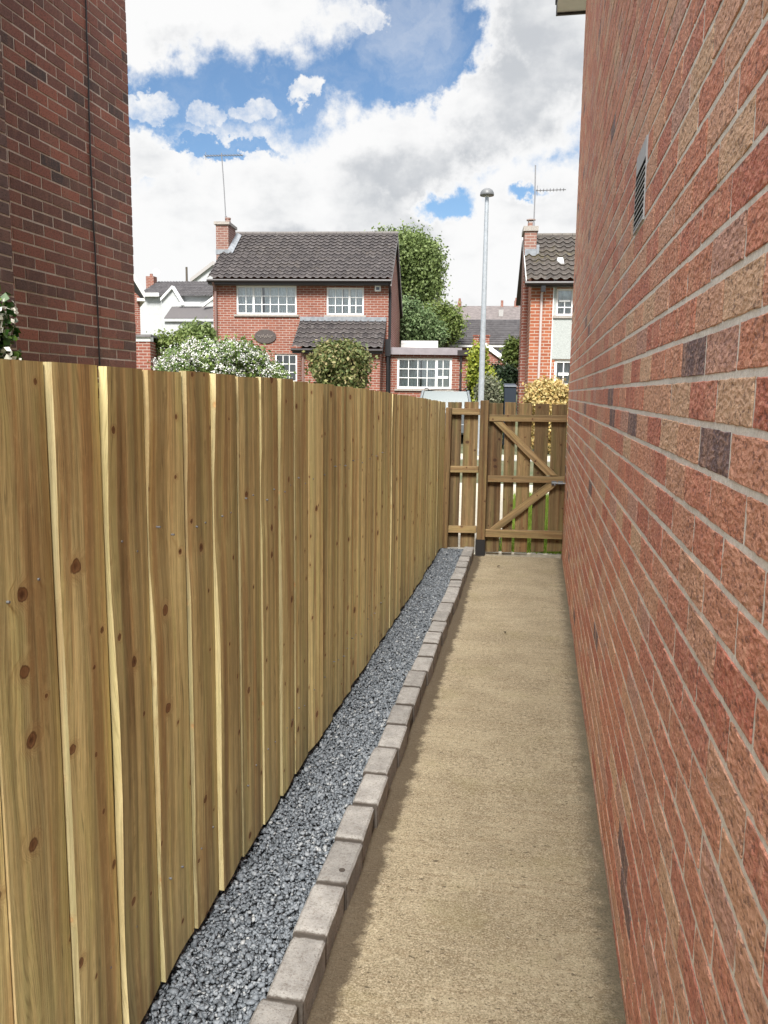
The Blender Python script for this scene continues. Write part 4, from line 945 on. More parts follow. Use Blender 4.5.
mb.hexa([(xq-.12, yq-.2, bzr(yq-.2)+.03), (xq+.12, yq-.2, bzr(yq-.2)+.03), (xq+.12, yq+.2, bzr(yq+.2)+.03), (xq-.12, yq+.2, bzr(yq+.2)+.03), (xq-.1, yq-.14, bzr(yq-.2)+.17), (xq+.1, yq-.14, bzr(yq-.2)+.17), (xq+.1, yq+.15, bzr(yq+.2)+.06), (xq-.1, yq+.15, bzr(yq+.2)+.06)]); B.part(mb, 'roof_vent', simple('grey_vent', (.36, .37, .37), .6), bro)
dx = B.f(541.5, 300)[0]; mb = MB(); mb.tube([(dx+.02, beo, bez-.1), (dx, -.06, bez-.35), (dx, -.06, -1)], .04, 8); B.part(mb, 'downpipe', PIPEW)
mb = MB(); mb.box(dx-.05, dx+.09, beo-.03, beo+.1, bez-.32, bez-.1); B.part(mb, 'hopper', PIPEK)

# --- aerials
def aerial(mast_px, base_y, top_y, boom0, boom1, by_, Y, els, label, lean=0.0, side_el=True):
    p0 = P(mast_px[0], base_y, Y); p1 = P(mast_px[1], top_y, Y)
    r = empty('tv_aerial', p0, 0, label, 'aerial', 'television aerials on chimneys')
    b_ = MB(); b_.tube([np.zeros(3), (p1-p0)*.5+np.array([.012, 0, 0]), p1-p0], .022, 8); b_.build('mast', ALU, r)
    a_, c_ = P(boom0, by_, Y)-p0, P(boom1, by_-1.0, Y)-p0
    b_ = MB(); b_.tube([a_, c_], .018, 6)
    for i in range(els):
        q_ = a_+(c_-a_)*(i+.3)/els
        b_.tube([q_+np.array([0, -.22, 0]), q_+np.array([0, .22, 0])], .009, 5); b_.tube([q_+np.array([0, 0, -.03]), q_+np.array([0, 0, .05])], .009, 5)
    b_.tube([a_+np.array([.04, 0, -.16]), a_+np.array([.04, 0, .16])], .012, 5); b_.build('boom', ALU, r)
    b_ = MB(); b_.box((p1-p0)[0]*.0-.04, .04, -.03, .03, -.02, .25); b_.build('bracket', ALU, r)
pA = A.O+A.ex*(c0[0]+.5)+A.ey*(cy0+.5)
aerial((226, 221.5), 222, 153, 205, 243, 156, float(pA[1]), 13, 'television aerial on a tall mast over the chimney of the wide brown roof')
pB = B.O+B.ex*d1[0]+B.ey*(bcy+.4)
aerial((533.6, 535.5), 230, 165, 536, 566, 190.5, float(pB[1]), 9, 'television aerial on the chimney of the mossy roof, left of the brick wall')

# --- white houses far left
Wh = House('white_house', 140, 52.0, 3.0, 2.0, 'white rendered house with grey roof and small front gable behind the hedge')
def wr(x, y, off=0.0): return Wh.f(x, y, off)
mb = MB(); a0, a1 = wr(140.5, 330)[0], wr(216, 330)[0]
ez2 = wr(170, 295)[1]; g0, gpk, g1 = wr(161, 297), wr(172, 287), wr(183, 304)
mb.face([(a0, 0, -1), (wr(162, 300)[0], 0, -1), (wr(162, 300)[0], 0, ez2), (a0, 0, ez2)]); mb.face([(a0, 0, -1), (a0, 0, ez2), (a0, 6, ez2), (a0, 6, -1)])
mb.face([(wr(162, 300, -.6)[0], -.6, -1), (wr(216, 300, -.6)[0], -.6, -1), (wr(216, 300, -.6)[0], -.6, wr(170, 305, -.6)[1]), (wr(183, 305, -.6)[0], -.6, wr(183, 305, -.6)[1]), (wr(172, 288, -.6)[0], -.6, wr(172, 288, -.6)[1]), (wr(162, 300, -.6)[0], -.6, wr(162, 298, -.6)[1])])
mb.face([(wr(160, 300)[0], .01, -1), (a1, .01, -1), (a1, .01, ez2), (wr(160, 300)[0], .01, ez2)]); Wh.part(mb, 'wall', RENDER_W)
tiles(Wh, wr(137, 296)[0], wr(218, 300)[0], -.3, ez2-.1, 3.5, wr(180, 281.5, 3.5)[1], 26, 9, TILE_G)
mb = MB(); p_, q_, r_ = wr(160.5, 299, -.75), wr(172, 286.5, -.75), wr(184, 306, -.75)
for (u_, v_) in ((p_, q_), (q_, r_)):
    mb.hexa([(u_[0], -.78, u_[1]-.12), (v_[0], -.78, v_[1]-.12), (v_[0], -.3, v_[1]-.12), (u_[0], -.3, u_[1]-.12), (u_[0], -.78, u_[1]+.06), (v_[0], -.78, v_[1]+.06), (v_[0], -.3, v_[1]+.06), (u_[0], -.3, u_[1]+.06)])
mb.box(wr(147, 297)[0], wr(161, 297)[0], -.4, -.3, wr(150, 297)[1], wr(150, 293.5)[1]); mb.box(wr(184, 305)[0], wr(205, 305)[0], -.95, -.85, wr(190, 306.5)[1], wr(190, 304)[1])
Wh.part(mb, 'bargeboard', WHITE)
mb = MB(); mb.hexa([(wr(164, 318.5, -2)[0], -2, wr(170, 319, -2)[1]), (wr(214, 318.5, -2)[0], -2, wr(170, 319, -2)[1]), (wr(214, 308, -.7)[0], -.7, wr(180, 307.5, -.7)[1]), (wr(172, 308, -.7)[0], -.7, wr(180, 307.5, -.7)[1]), (wr(164, 318.5, -2)[0], -2, wr(170, 318, -2)[1]), (wr(214, 318.5, -2)[0], -2, wr(170, 318, -2)[1]), (wr(214, 308, -.7)[0], -.7, wr(180, 306.5, -.7)[1]), (wr(172, 308, -.7)[0], -.7, wr(180, 306.5, -.7)[1])])
pr2 = Wh.part(mb, 'porch_roof', TILE_G)
mb = MB(); mb.box(wr(164, 320, -2)[0], wr(214, 320, -2)[0], -2.05, -2.0, wr(170, 321.5, -2)[1], wr(170, 318.8, -2)[1]); mb.box(wr(164.5, 320, -1.9)[0], wr(214, 320, -1.9)[0], -1.9, -.65, -1, wr(170, 320, -2)[1]); Wh.part(mb, 'porch_wall', RENDER_W, pr2)
p_, q_ = wr(203, 305, -1.2), wr(213.5, 297, -1.2); mb = MB(); mb.hexa([(p_[0], -1.25, p_[1]-.12), (q_[0], -1.25, q_[1]-.12), (q_[0], -1.0, q_[1]-.12), (p_[0], -1.0, p_[1]-.12), (p_[0], -1.25, p_[1]+.06), (q_[0], -1.25, q_[1]+.06), (q_[0], -1.0, q_[1]+.06), (p_[0], -1.0, p_[1]+.06)]); Wh.part(mb, 'gable_trim', WHITE)
cc = wr(151, 284, 3.2); mb = MB(); w_ = .28; mb.box(cc[0]-w_, cc[0]+w_, 3.0, 3.6, cc[1]-.6, wr(151, 276.5, 3.2)[1]); wch = Wh.part(mb, 'chimney', FB_X)
mb = MB(); zt = wr(151, 276.5, 3.2)[1]; mb.lathe((cc[0], 3.3, zt), [(.11, 0), (.1, .2)], 10); Wh.part(mb, 'chimney_pot', FB_X, wch)
dd = wr(157, 272.5, 3.0); mb = MB(); mb.lathe((0, 0, 0), [(.01, 0), (.12, .012), (.21, .05), (.23, .07)], 18); dish = Wh.part(mb, 'satellite_dish', simple('dish_grey', (.5, .47, .46), .5)); dish.location = (dd[0], 2.9, dd[1]); dish.rotation_euler = (1.3, 0, .4)
mb = MB(); mb.tube([(0, 0, 0), (-.15, .15, -.35)], .02, 6); Wh.part(mb, 'arm', ALU, dish)
# brick gable with white barge, just beside the near left wall
Gb = House('brick_house', 133, 38.0, 31.0, 1.2, 'sliver of red brick gable with thick white bargeboard beside the dark brick wall')
def gr(x, y, off=0.0): return Gb.f(x, y, off)
gx = gr(140.3, 320)[0]; mb = MB(); mb.face([(-6, 0, -1), (gx, 0, -1), (gx, 0, gr(140, 297)[1]), (-3, 0, gr(140, 297)[1]+3.4), (-6, 0, gr(140, 297)[1]+.2)]); mb.face([(gx, 0, -1), (gx, 7, -1), (gx, 7, gr(140, 297)[1]), (gx, 0, gr(140, 297)[1])]); Gb.part(mb, 'wall', FB_X)
p_, q_ = gr(144.5, 294, -.3), gr(131, 271.5, -.3); dxy = (q_[0]-p_[0], q_[1]-p_[1]); q_ = (p_[0]+dxy[0]*3.2, p_[1]+dxy[1]*3.2)
mb = MB(); mb.hexa([(p_[0], -.33, p_[1]-.2), (q_[0], -.33, q_[1]-.2), (q_[0], 7.2, q_[1]-.05), (p_[0], 7.2, p_[1]-.05), (p_[0], -.33, p_[1]+.08), (q_[0], -.33, q_[1]+.08), (q_[0], 7.2, q_[1]+.08), (p_[0], 7.2, p_[1]+.08)]); Gb.part(mb, 'roof', TILE_G)
mb = MB(); mb.box(p_[0]-.35, p_[0]+.02, -.3, 7, p_[1]-.34, p_[1]-.203); Gb.part(mb, 'soffit', WHITEP)
mb = MB(); mb.hexa([(p_[0], -.38, p_[1]-.22), (q_[0], -.38, q_[1]-.22), (q_[0], -.332, q_[1]-.22), (p_[0], -.332, p_[1]-.22), (p_[0], -.38, p_[1]+.1), (q_[0], -.38, q_[1]+.1), (q_[0], -.332, q_[1]+.1), (p_[0], -.332, p_[1]+.1)]); Gb.part(mb, 'bargeboard', WHITEP)
# garden wall with white coping
gw = P(133, 362, 26); ga = P(137, 340, 26); gb_ = P(150, 340, 26); gc = P(171, 343, 31)
r = empty('garden_wall', (ga[0], 26, .8), 0, 'red brick garden wall with white band and grey coping left of the flowering shrub', 'wall')
zc_ = P(140, 341.5, 26)[2]; zt = P(140, 335.5, 26)[2]
mb = MB(); mb.hexa([(ga[0]-2.5, 26, .2), (gb_[0], 26, .2), (gc[0], 31, .2), (ga[0]-2.5, 31, .2), (ga[0]-2.5, 26, zc_), (gb_[0], 26, zc_), (gc[0], 31, zc_+.1), (ga[0]-2.5, 31, zc_+.1)]); loc(mb.build('wall', FB_X, r), r)
mb = MB(); mb.box(ga[0]-2.5, gb_[0]+.02, 25.97, 26.2, zc_+.003, zt-.05); loc(mb.build('band', WHITEP, r), r)
mb = MB(); mb.hexa([(ga[0]-2.6, 25.9, zt-.047), (gb_[0]+.08, 25.9, zt-.047), (gc[0]+.1, 31, zt+.05), (ga[0]-2.6, 31, zt+.05), (ga[0]-2.6, 25.9, zt+.03), (gb_[0]+.08, 25.9, zt+.03), (gc[0]+.1, 31, zt+.12), (ga[0]-2.6, 31, zt+.12)]); loc(mb.build('coping', FELT, r), r)
# far gable between white house and brown roof
Fg = House('white_house', 190, 75.0, 3.0, 3.2, 'distant pale gable peeking out left of the wide brown roof eaves')
def fr_(x, y, off=0.0): return Fg.f(x, y, off)
mb = MB(); k0, k1, k2 = fr_(191, 282), fr_(214, 264.5), fr_(236, 282); mb.face([(k0[0], 0, -1), (k2[0], 0, -1), (k2[0], 0, k2[1]), (k1[0], 0, k1[1]), (k0[0], 0, k0[1])]); mb.face([(k0[0], 0, -1), (k0[0], 0, k0[1]), (k0[0], 8, k0[1]), (k0[0], 8, -1)]); Fg.part(mb, 'wall', RENDER_W)
mb = MB()
for (u_, v_) in ((k0, k1), (k2, k1)): mb.hexa([(u_[0], -.25, u_[1]-.05), (v_[0], -.25, v_[1]-.05), (v_[0], 8, v_[1]-.05), (u_[0], 8, u_[1]-.05), (u_[0], -.25, u_[1]+.3), (v_[0], -.25, v_[1]+.3), (v_[0], 8, v_[1]+.3), (u_[0], 8, u_[1]+.3)])
Fg.part(mb, 'roof', simple('pale_roof', (.36, .34, .33), .8))

# --- bungalow with hip roof, and terrace behind it
Hb = House('bungalow', 446, 48.0, 3.0, 1.9, 'bungalow with wide dark hipped roof seen behind the lamp post')
def hr(x, y, off=0.0): return Hb.f(x, y, off)
e0, e1 = hr(441.5, 344, -.4), hr(560, 346, -.4); rd = hr(464, 319.5, 4.0); rd1 = hr(545, 320, 4.0)
mb = MB(); nr = 12
for i in range(nr):
    f0, f1 = i/nr, (i+1)/nr; st = .05
    def L_(f_): return (e0[0]+(rd[0]-e0[0])*f_, -.4+4.4*f_, e0[1]+(rd[1]-e0[1])*f_)
    def R_(f_): return (e1[0]+(rd1[0]-e1[0])*f_, -.4+4.4*f_, e0[1]+(rd[1]-e0[1])*f_)
    a, b_, c_, d = L_(f0), R_(f0), R_(f1), L_(f1); a = (a[0], a[1], a[2]+st); b_ = (b_[0], b_[1], b_[2]+st)
    mb.idx([a, b_, c_, d, (a[0], a[1], a[2]-st*1.2), (b_[0], b_[1], b_[2]-st*1.2)], [(0, 1, 2, 3), (4, 5, 1, 0)], 0, [(0, i+.3), (30.5, i+.3), (30.5, i+.9), (0, i+.9), (0, i+.01), (30.5, i+.01)])
mb.face([(e0[0], -.4, e0[1]), (rd[0], 4, rd[1]), (e0[0], 8.4, e0[1])], 0, [(0, .5), (3, 8.5), (9, .5)])
Hb.part(mb, 'roof', TILE_G)
mb = MB(); mb.box(e0[0]+.05, e1[0], -.36, -.3, e0[1]-.16, e0[1]+.02); mb.box(e0[0]+.05, e1[0], -.298, -.002, e0[1]-.16, e0[1]-.13); Hb.part(mb, 'fascia', WHITEP)
hw_ = (hr(495, 351)[0], hr(508, 351)[0], hr(500, 356)[1], hr(500, 348)[1])
mb = MB(); wall_holes(mb, e0[0]+.4, e1[0], 0, -1, e0[1]-.1, [hw_]); mb.face([(e0[0]+.4, 0, -1), (e0[0]+.4, 0, e0[1]), (e0[0]+.4, 8, e0[1]), (e0[0]+.4, 8, -1)]); Hb.part(mb, 'wall', FB_G)
window(Hb, *hw_, 0, [(0, 1, 2, 1, 0, 1)], sill=False)
T = House('terraced_house', 455, 80.0, 3.0, 4.0, 'distant terrace roof with small chimneys above the dark hipped roof')
def tr(x, y, off=0.0): return T.f(x, y, off)
u0, u1 = tr(425, 322, -.3), tr(570, 322, -.3); k0, k1 = tr(425, 306, 4), tr(570, 306.5, 4)
mb = MB(); mb.face([(u0[0], -.3, u0[1]), (u1[0], -.3, u0[1]), (u1[0], 4, k0[1]), (u0[0], 4, k0[1])], 0, [(0, 0.5), (50, .5), (50, 12.5), (0, 12.5)]); mb.face([(u0[0], 4, k0[1]), (u1[0], 4, k0[1]), (u1[0], 8, u0[1]), (u0[0], 8, u0[1])]); T.part(mb, 'roof', simple('brown_slate', (.135, .115, .11), .85, 3, .25))
mb = MB(); mb.box(u0[0]+.3, u1[0], 0, 7.5, -2, u0[1]+.05); T.part(mb, 'wall', FB_X)
for cx_, w_, h_ in ((459.5, 3.4, 301.5), (516.3, 4.0, 301), (502, 2.4, 303.5)):
    q_ = tr(cx_, 305, 4); w2_ = w_/2*84/820; top = tr(cx_, h_, 4)[1]
    mb = MB(); mb.box(q_[0]-w2_, q_[0]+w2_, 3.7, 4.4, q_[1]-.6, top); c__ = T.part(mb, 'chimney', FB_X); mb = MB(); mb.lathe((q_[0], 4.0, top), [(.14, 0), (.12, .3)], 8); T.part(mb, 'chimney_pot', FB_X, c__)
q_ = tr(501, 313, 2); mb = MB(); mb.box(q_[0]-.22, q_[0]+.22, 1.2, 3.4, q_[1]-.5, tr(501, 310.5, 2)[1]); T.part(mb, 'dormer', simple('dormer_grey', (.34, .33, .32), .7))
# garage with white verge and twin chimney stacks in front of the hipped roof
Ga = House('garage', 490, 42.0, 3.0, 1.5, 'small brick garage with bright white sloping verge behind the dark hedge')
def gar(x, y, off=0.0): return Ga.f(x, y, off)
pk, lo = gar(486, 347), gar(511.5, 366); lo2 = (2*pk[0]-lo[0], lo[1])
mb = MB(); mb.face([(lo2[0], 0, -1), (lo[0], 0, -1), (lo[0], 0, lo[1]), (pk[0], 0, pk[1]), (lo2[0], 0, lo[1])]); mb.face([(lo[0], 0, -1), (lo[0], 5, -1), (lo[0], 5, lo[1]), (lo[0], 0, lo[1])]); Ga.part(mb, 'wall', FB_X)
for i_, (u_, v_) in enumerate(((pk, lo), (pk, lo2))):
    mb = MB(); mb.hexa([(u_[0], -.12, u_[1]-.06), (v_[0], -.12, v_[1]-.06), (v_[0], -.02, v_[1]-.06), (u_[0], -.02, u_[1]-.06), (u_[0], -.12, u_[1]+.2), (v_[0], -.12, v_[1]+.2), (v_[0], -.02, v_[1]+.2), (u_[0], -.02, u_[1]+.2)]); Ga.part(mb, 'bargeboard', WHITE)
    mb = MB(); mb.hexa([(u_[0], -.018, u_[1]+.02), (v_[0], -.018, v_[1]+.02), (v_[0], 5, v_[1]+.02), (u_[0], 5, u_[1]+.02), (u_[0], -.018, u_[1]+.18), (v_[0], -.018, v_[1]+.18), (v_[0], 5, v_[1]+.18), (u_[0], 5, u_[1]+.18)]); Ga.part(mb, 'roof', TILE_G)
for (x0_, x1_) in ((473.5, 479), (484, 489.5)):
    a = gar(x0_, 336.5, 3.0); b_ = gar(x1_, 336.5, 3.0); mb = MB(); mb.box(a[0], b_[0], 3.0, 3.45, pk[1]-1.5, a[1]); mb.box(a[0]-.04, b_[0]+.04, 2.96, 3.5, a[1], a[1]+.08); Ga.part(mb, 'chimney', FB_X)
# poles in the distance
for (x_, y0_, y1_, Y_, lab) in ((437.5, 350, 283, 58, 'thin dark telegraph pole standing beside the leafy tree'), (187, 290, 267, 70, 'thin dark pole rising behind the white house roof')):
    p0, p1 = P(x_, y0_, Y_), P(x_+.8, y1_, Y_); r = empty('telegraph_pole', (p0[0], Y_, gz(Y_)), 0, lab, 'pole')
    mb = MB(); mb.tube([(0, 0, 0), (0, 0, p1[2]-gz(Y_))], [.13, .09], 8); mb.build('shaft', simple('pole_wood', (.09, .075, .06), .9), r)
    if Y_ > 60: continue
    mb = MB(); h_ = p1[2]-gz(Y_)-.25; mb.beam((-.5, 0, h_), (.5, 0, h_), .09, .11); mb.build('crossarm', simple('pole_wood', (.09, .075, .06), .9), r)

# ------------------------------------------------------------------ lamp post
lb = P(480, 402, 20.1); lt = P(487, 195.5, 20.1)
r = empty('street_lamp', (float(lt[0]), 20.1, 0), 0, 'tall slim galvanised street lamp with dark domed head beyond the gate', 'street lamp')
hz_ = float(lt[2]); mb = MB(); mb.tube([(0, 0, 0), (0, 0, 1.15), (0, 0, 1.22), (0, 0, hz_)], [.085, .085, .072, .045], 16); mb.build('column', STEEL, r, smooth=False)
hw2 = 6.6*20.1/820
mb = MB(); mb.lathe((0, 0, hz_), [(.06, -.02), (hw2, -.005), (hw2*1.02, .02), (hw2*.95, .07), (hw2*.75, .12), (hw2*.4, .155), (hw2*.12, .165), (.001, .166)], 22); hd = mb.build('lamp_head', LAMPC, r, smooth=True)
mb = MB(); mb.lathe((0, -.0, hz_-.035), [(.048, 0), (.058, .012), (.062, .026)], 14); mb.build('lens', LAMPW, hd, smooth=True)

# ------------------------------------------------------------------ parked car behind the fence end
cl = P(446.5, 389.5, 24.4); r = empty('parked_car', (float(cl[0]), 24.0, .02), math.radians(4), 'silver hatchback roof and rear window showing over the fence end', 'car')
top = float(cl[2])-.04; wd = .68
prof = [(-.86, .32), (-.88, .75), (-.80, .98), (-.70, top*.70)]
mb = MB(); ysec = [0, .05, .35, 1.1, 2.2, 3.1, 3.6, 4.1]
topz = [.9, .98, 1.0, 1.02, 1.02, 1.0, .92, .70]
for k in range(len(ysec)-1):
    for sgn in (-1, 1):
        a = [(sgn*.80, ysec[k], .28), (sgn*.86, ysec[k], .6), (sgn*.80, ysec[k], topz[k])]; c_ = [(sgn*.80, ysec[k+1], .28), (sgn*.86, ysec[k+1], .6), (sgn*.80, ysec[k+1], topz[k+1])]
        for i in range(2): mb.face([a[i], c_[i], c_[i+1], a[i+1]])
    mb.face([(-.8, ysec[k], topz[k]), (.8, ysec[k], topz[k]), (.8, ysec[k+1], topz[k+1]), (-.8, ysec[k+1], topz[k+1])])
mb.face([(-.8, 0, .28), (.8, 0, .28), (.86, 0, .6), (.8, 0, .9), (-.8, 0, .9), (-.86, 0, .6)]); mb.face([(-.8, 4.1, .28), (.8, 4.1, .28), (.8, 4.1, .7), (-.8, 4.1, .7)])
rf = [(-.66, .42, top-.02), (-.4, .40, top+.015), (0, .39, top+.03), (.4, .40, top+.015), (.66, .42, top-.02)]; rb = [(x, 2.3, z-.02) for x, _, z in rf]
for i in range(4): mb.face([rf[i], rf[i+1], rb[i+1], rb[i]])
for sgn in (-1, 1):
    mb.beam((sgn*.78, .06, .98), (sgn*.66, .42, top-.02), .07, .07, grain=False); mb.beam((sgn*.66, 2.3, top-.04), (sgn*.78, 3.1, 1.0), .06, .06, grain=False); mb.beam((sgn*.66, 1.4, top-.04), (sgn*.80, 1.4, 1.0), .06, .1, grain=False)
mb.box(-.8, .8, -.06, 0, .32, .58)
mb.build('body', CARP, r, bevel=.015)
mb = MB(); mb.face([(-.73, .10, 1.0), (.73, .10, 1.0), (.62, .41, top-.03), (-.62, .41, top-.03)]); mb.build('rear_window', simple('rear_glass', (.075, .10, .105), .2, 0, 0, 0, 0, .3), r)
for sgn in (-1, 1):
    mb = MB(); mb.face([(sgn*.78, .15, 1.0), (sgn*.78, 3.0, 1.0), (sgn*.655, 2.3, top-.05), (sgn*.655, .5, top-.05)]); mb.build('side_window', CARGLASS, r)
    mb = MB(); mb.tube([(sgn*.62, .5, top+.02), (sgn*.62, .55, top+.05), (sgn*.62, 2.1, top+.05), (sgn*.62, 2.2, top+.01)], .016, 6); mb.build('roof_rail', STEELD, r)
    mb = MB(); mb.box(sgn*.77-.07, sgn*.77+.07, -.012, -.002, .62, .9); mb.build('tail_light', simple('tail_red', (.25, .02, .02), .3), r)
    mb = MB(); mb.box(min(sgn*.82, sgn*1.0), max(sgn*.82, sgn*1.0), 2.75, 2.85, 1.0, 1.14); mb.build('mirror', CARP, r, bevel=.02)
    for wy in (.75, 3.35):
        mb = MB(); mb.tube([(sgn*.66, wy, .30), (sgn*.84, wy, .30)], .30, 20); wh_ = mb.build('wheel', TYRE, r); mb = MB(); mb.tube([(sgn*.835, wy, .30), (sgn*.85, wy, .30)], .19, 14); mb.build('rim', STEEL, wh_)
mb = MB(); mb.face([(-.70, 3.06, 1.0), (.70, 3.06, 1.0), (.62, 2.32, top-.05), (-.62, 2.32, top-.05)][::-1]); mb.build('windscreen', CARGLASS, r)

# ------------------------------------------------------------------ planting
def leaf_cloud(ells, nclump, per, leaf, spread, shell=.75, asp=1.7, up=.3, seed=1, hole=0.0, nscale=1.0):
    """ells: list of (center, radii). Leaves grouped in clumps near the lumpy surface of the ellipsoids."""
    g_ = np.random.default_rng(seed); vol = np.array([np.prod(e[1])**(2/3) for e in ells]); which = g_.choice(len(ells), nclump, p=vol/vol.sum())
    C = np.array([e[0] for e in ells], float)[which]; R = np.array([e[1] for e in ells], float)[which]
    d = g_.normal(size=(nclump, 3)); d /= np.linalg.norm(d, axis=1)[:, None]
    rr = (shell+(1-shell)*g_.random(nclump)**.7)*(1+.16*np.sin(d[:, 0]*7+d[:, 2]*5+which)+.10*np.sin(d[:, 1]*13+d[:, 2]*11))
    ctr = C+d*R*rr[:, None]
    n = nclump*per; cc = np.repeat(ctr, per, 0); dd_ = np.repeat(d, per, 0)
    pos = cc+g_.normal(size=(n, 3))*spread
    nrm = dd_*.7+g_.normal(size=(n, 3))*.75+np.array([0, 0, up]); nrm /= np.linalg.norm(nrm, axis=1)[:, None]
    tv = g_.normal(size=(n, 3)); tv -= nrm*(tv*nrm).sum(1)[:, None]; tv /= np.linalg.norm(tv, axis=1)[:, None]; bv = np.cross(nrm, tv)
    s = leaf*g_.uniform(.6, 1.3, n)[:, None]
    V = np.concatenate([pos-tv*s*asp*.5, pos+bv*s*.5+nrm*s*.12, pos+tv*s*asp*.5, pos-bv*s*.5+nrm*s*.12], 0)
    F = np.stack([np.arange(n), n+np.arange(n), 2*n+np.arange(n), 3*n+np.arange(n)], 1)
    return V, F
def plant(name, label, cat, base, ells, m, nclump, per, leaf, spread, seed, trunk=None, flowers=None, group=None, part='foliage', core=None, **k):
    """base: world point at the ground; ells in world space"""
    r = empty(name, base, 0, label, cat, group); b0 = np.array(base, float)
    e2 = [(np.array(c, float)-b0, np.array(q, float)) for c, q in ells]
    if cat in ('shrub', 'bush', 'hedge') or name == 'conifer' and trunk and trunk < .08:      # growth down to the ground
        big = max(e2, key=lambda e: e[1][0]*e[1][2]); zl = min(c[2] for c, q in e2)
        if zl > .25:
            xs_ = [c[0]-q[0]*.8 for c, q in e2], [c[0]+q[0]*.8 for c, q in e2]; cx_ = (min(xs_[0])+max(xs_[1]))/2
            e2 = e2+[(np.array([cx_, big[0][1], zl*.5]), np.array([(max(xs_[1])-min(xs_[0]))*.46, big[1][1]*.85, zl*.55]))]; nclump = int(nclump*1.45)
    V, F = leaf_cloud(e2, nclump, per, leaf, spread, seed=seed, **k)
    np_mesh(part, V, F, m, r)
    g_ = np.random.default_rng(seed+5)
    mb = MB(); tr_ = trunk or .03
    topc = max(e2, key=lambda e: e[0][2])[0]
    low = min(e[0][2]-e[1][2]*.3 for e in e2)
    mb.tube([(0, 0, -.05), (0.02, 0, max(low, .1)*.6), tuple(topc*np.array([.6, .6, .85]))], [tr_, tr_*.85, tr_*.35], 8)
    for c, q in e2:
        for j in range(3 if len(e2) > 3 else 6):
            dv = g_.normal(size=3); dv[2] = abs(dv[2])*.6; dv /= np.linalg.norm(dv); st = np.array([0, 0, max(low, .1)*.6+.3*j*tr_*3]); en = c+dv*q*.85
            mb.tube([st, st*.45+en*.55+g_.normal(size=3)*tr_*.8, en], [tr_*.5, tr_*.3, tr_*.1], 6)
    mb.build('trunk' if trunk and trunk > .08 else 'stem', BARK, r, smooth=True)
    if flowers:
        fm, nf, sz = flowers
        V, F = leaf_cloud([(c, q*1.04) for c, q in e2], nf, 5, sz, sz*.9, shell=.96, asp=1.0, up=.6, seed=seed+9); np_mesh('blossom', V, F, fm, r)
    return r
def E(x, y, Y, rx, ry, ryd=None):
    """ellipsoid seen at pixel (x,y) at distance Y with pixel radii"""
    k = Y/820; return (P(x, y, Y), (rx*k, (ryd or rx)*k, ry*k))
# big tree
plant('leafy_tree', 'tall green broadleaf tree rising behind the right gable of the wide brown roof', 'tree', (P(402, 330, 50)[0], 50, gz(50)),
      [E(393, 255, 50, 15, 17), E(410, 254, 50, 18, 18), E(423, 264, 50, 15, 20), E(406, 276, 51, 22, 24), E(425, 284, 50, 12, 16), E(395, 300, 51, 16, 26), E(384, 246, 51, 8, 8)], LEAF_TREE, 1300, 46, .12, .34, 21, trunk=.28, shell=.35)
plant('leafy_tree', 'pale olive green tree beside the thin telegraph pole', 'tree', (P(445, 345, 47)[0], 47, gz(47)),
      [E(438, 319, 47, 10, 10), E(450, 325, 47, 8, 13), E(429, 325, 47, 9, 11)], LEAF_OLIVE, 460, 40, .10, .26, 22, trunk=.12, shell=.4)
plant('conifer', 'dark blue green conifer mass behind the flat roofed extension', 'tree', (P(415, 340, 44)[0], 44, gz(44)),
      [E(407, 324, 44, 11, 19), E(421, 329, 44, 11, 14), E(433, 335, 44, 7, 10), E(400, 317, 45, 8, 16)], LEAF_BLUE, 640, 40, .09, .24, 23, trunk=.14, shell=.4)
# flowering shrub and bush in front of left house
plant('flowering_shrub', 'wide shrub covered in small white blossoms behind the fence', 'shrub', (P(215, 380, 16)[0], 16, .0),
      [E(217, 366, 16, 45, 24), E(184, 368, 16, 26, 20), E(252, 374, 16.2, 30, 18), E(205, 356, 16.3, 30, 14), E(236, 361, 16, 28, 15)], LEAF_SHRUB, 900, 18, .05, .08, 31, flowers=(PETAL, 5200, .032), shell=.7)
plant('bush', 'round mottled green bush over the fence in front of the porch', 'bush', (P(340, 380, 17)[0], 17, .0),
      [E(340, 371, 17, 27, 25), E(331, 362, 17, 18, 17), E(350, 364, 17.1, 17, 17), E(342, 352, 17, 12, 9), E(341, 392, 17, 24, 20)], LEAF_BUSH, 900, 18, .05, .07, 32, shell=.72)
plant('bush', 'bright green hedge in front of the white house', 'hedge', (P(185, 345, 27.5)[0], 27.5, 1.0),
      [E(168, 341, 27.5, 10, 4), E(182, 341, 27.5, 12, 5), E(158, 342, 27.5, 7, 4)], LEAF_OLIVE, 260, 16, .07, .12, 33, shell=.5)
plant('bush', 'dark green spiky bush between the white house and the brick house', 'bush', (P(195, 335, 29)[0], 29, 1.0),
      [E(194, 333, 29, 10, 5), E(204, 335, 29, 7, 6), E(186, 336, 29, 6, 5)], LEAF_TREE, 300, 16, .08, .13, 34, shell=.5, asp=3)
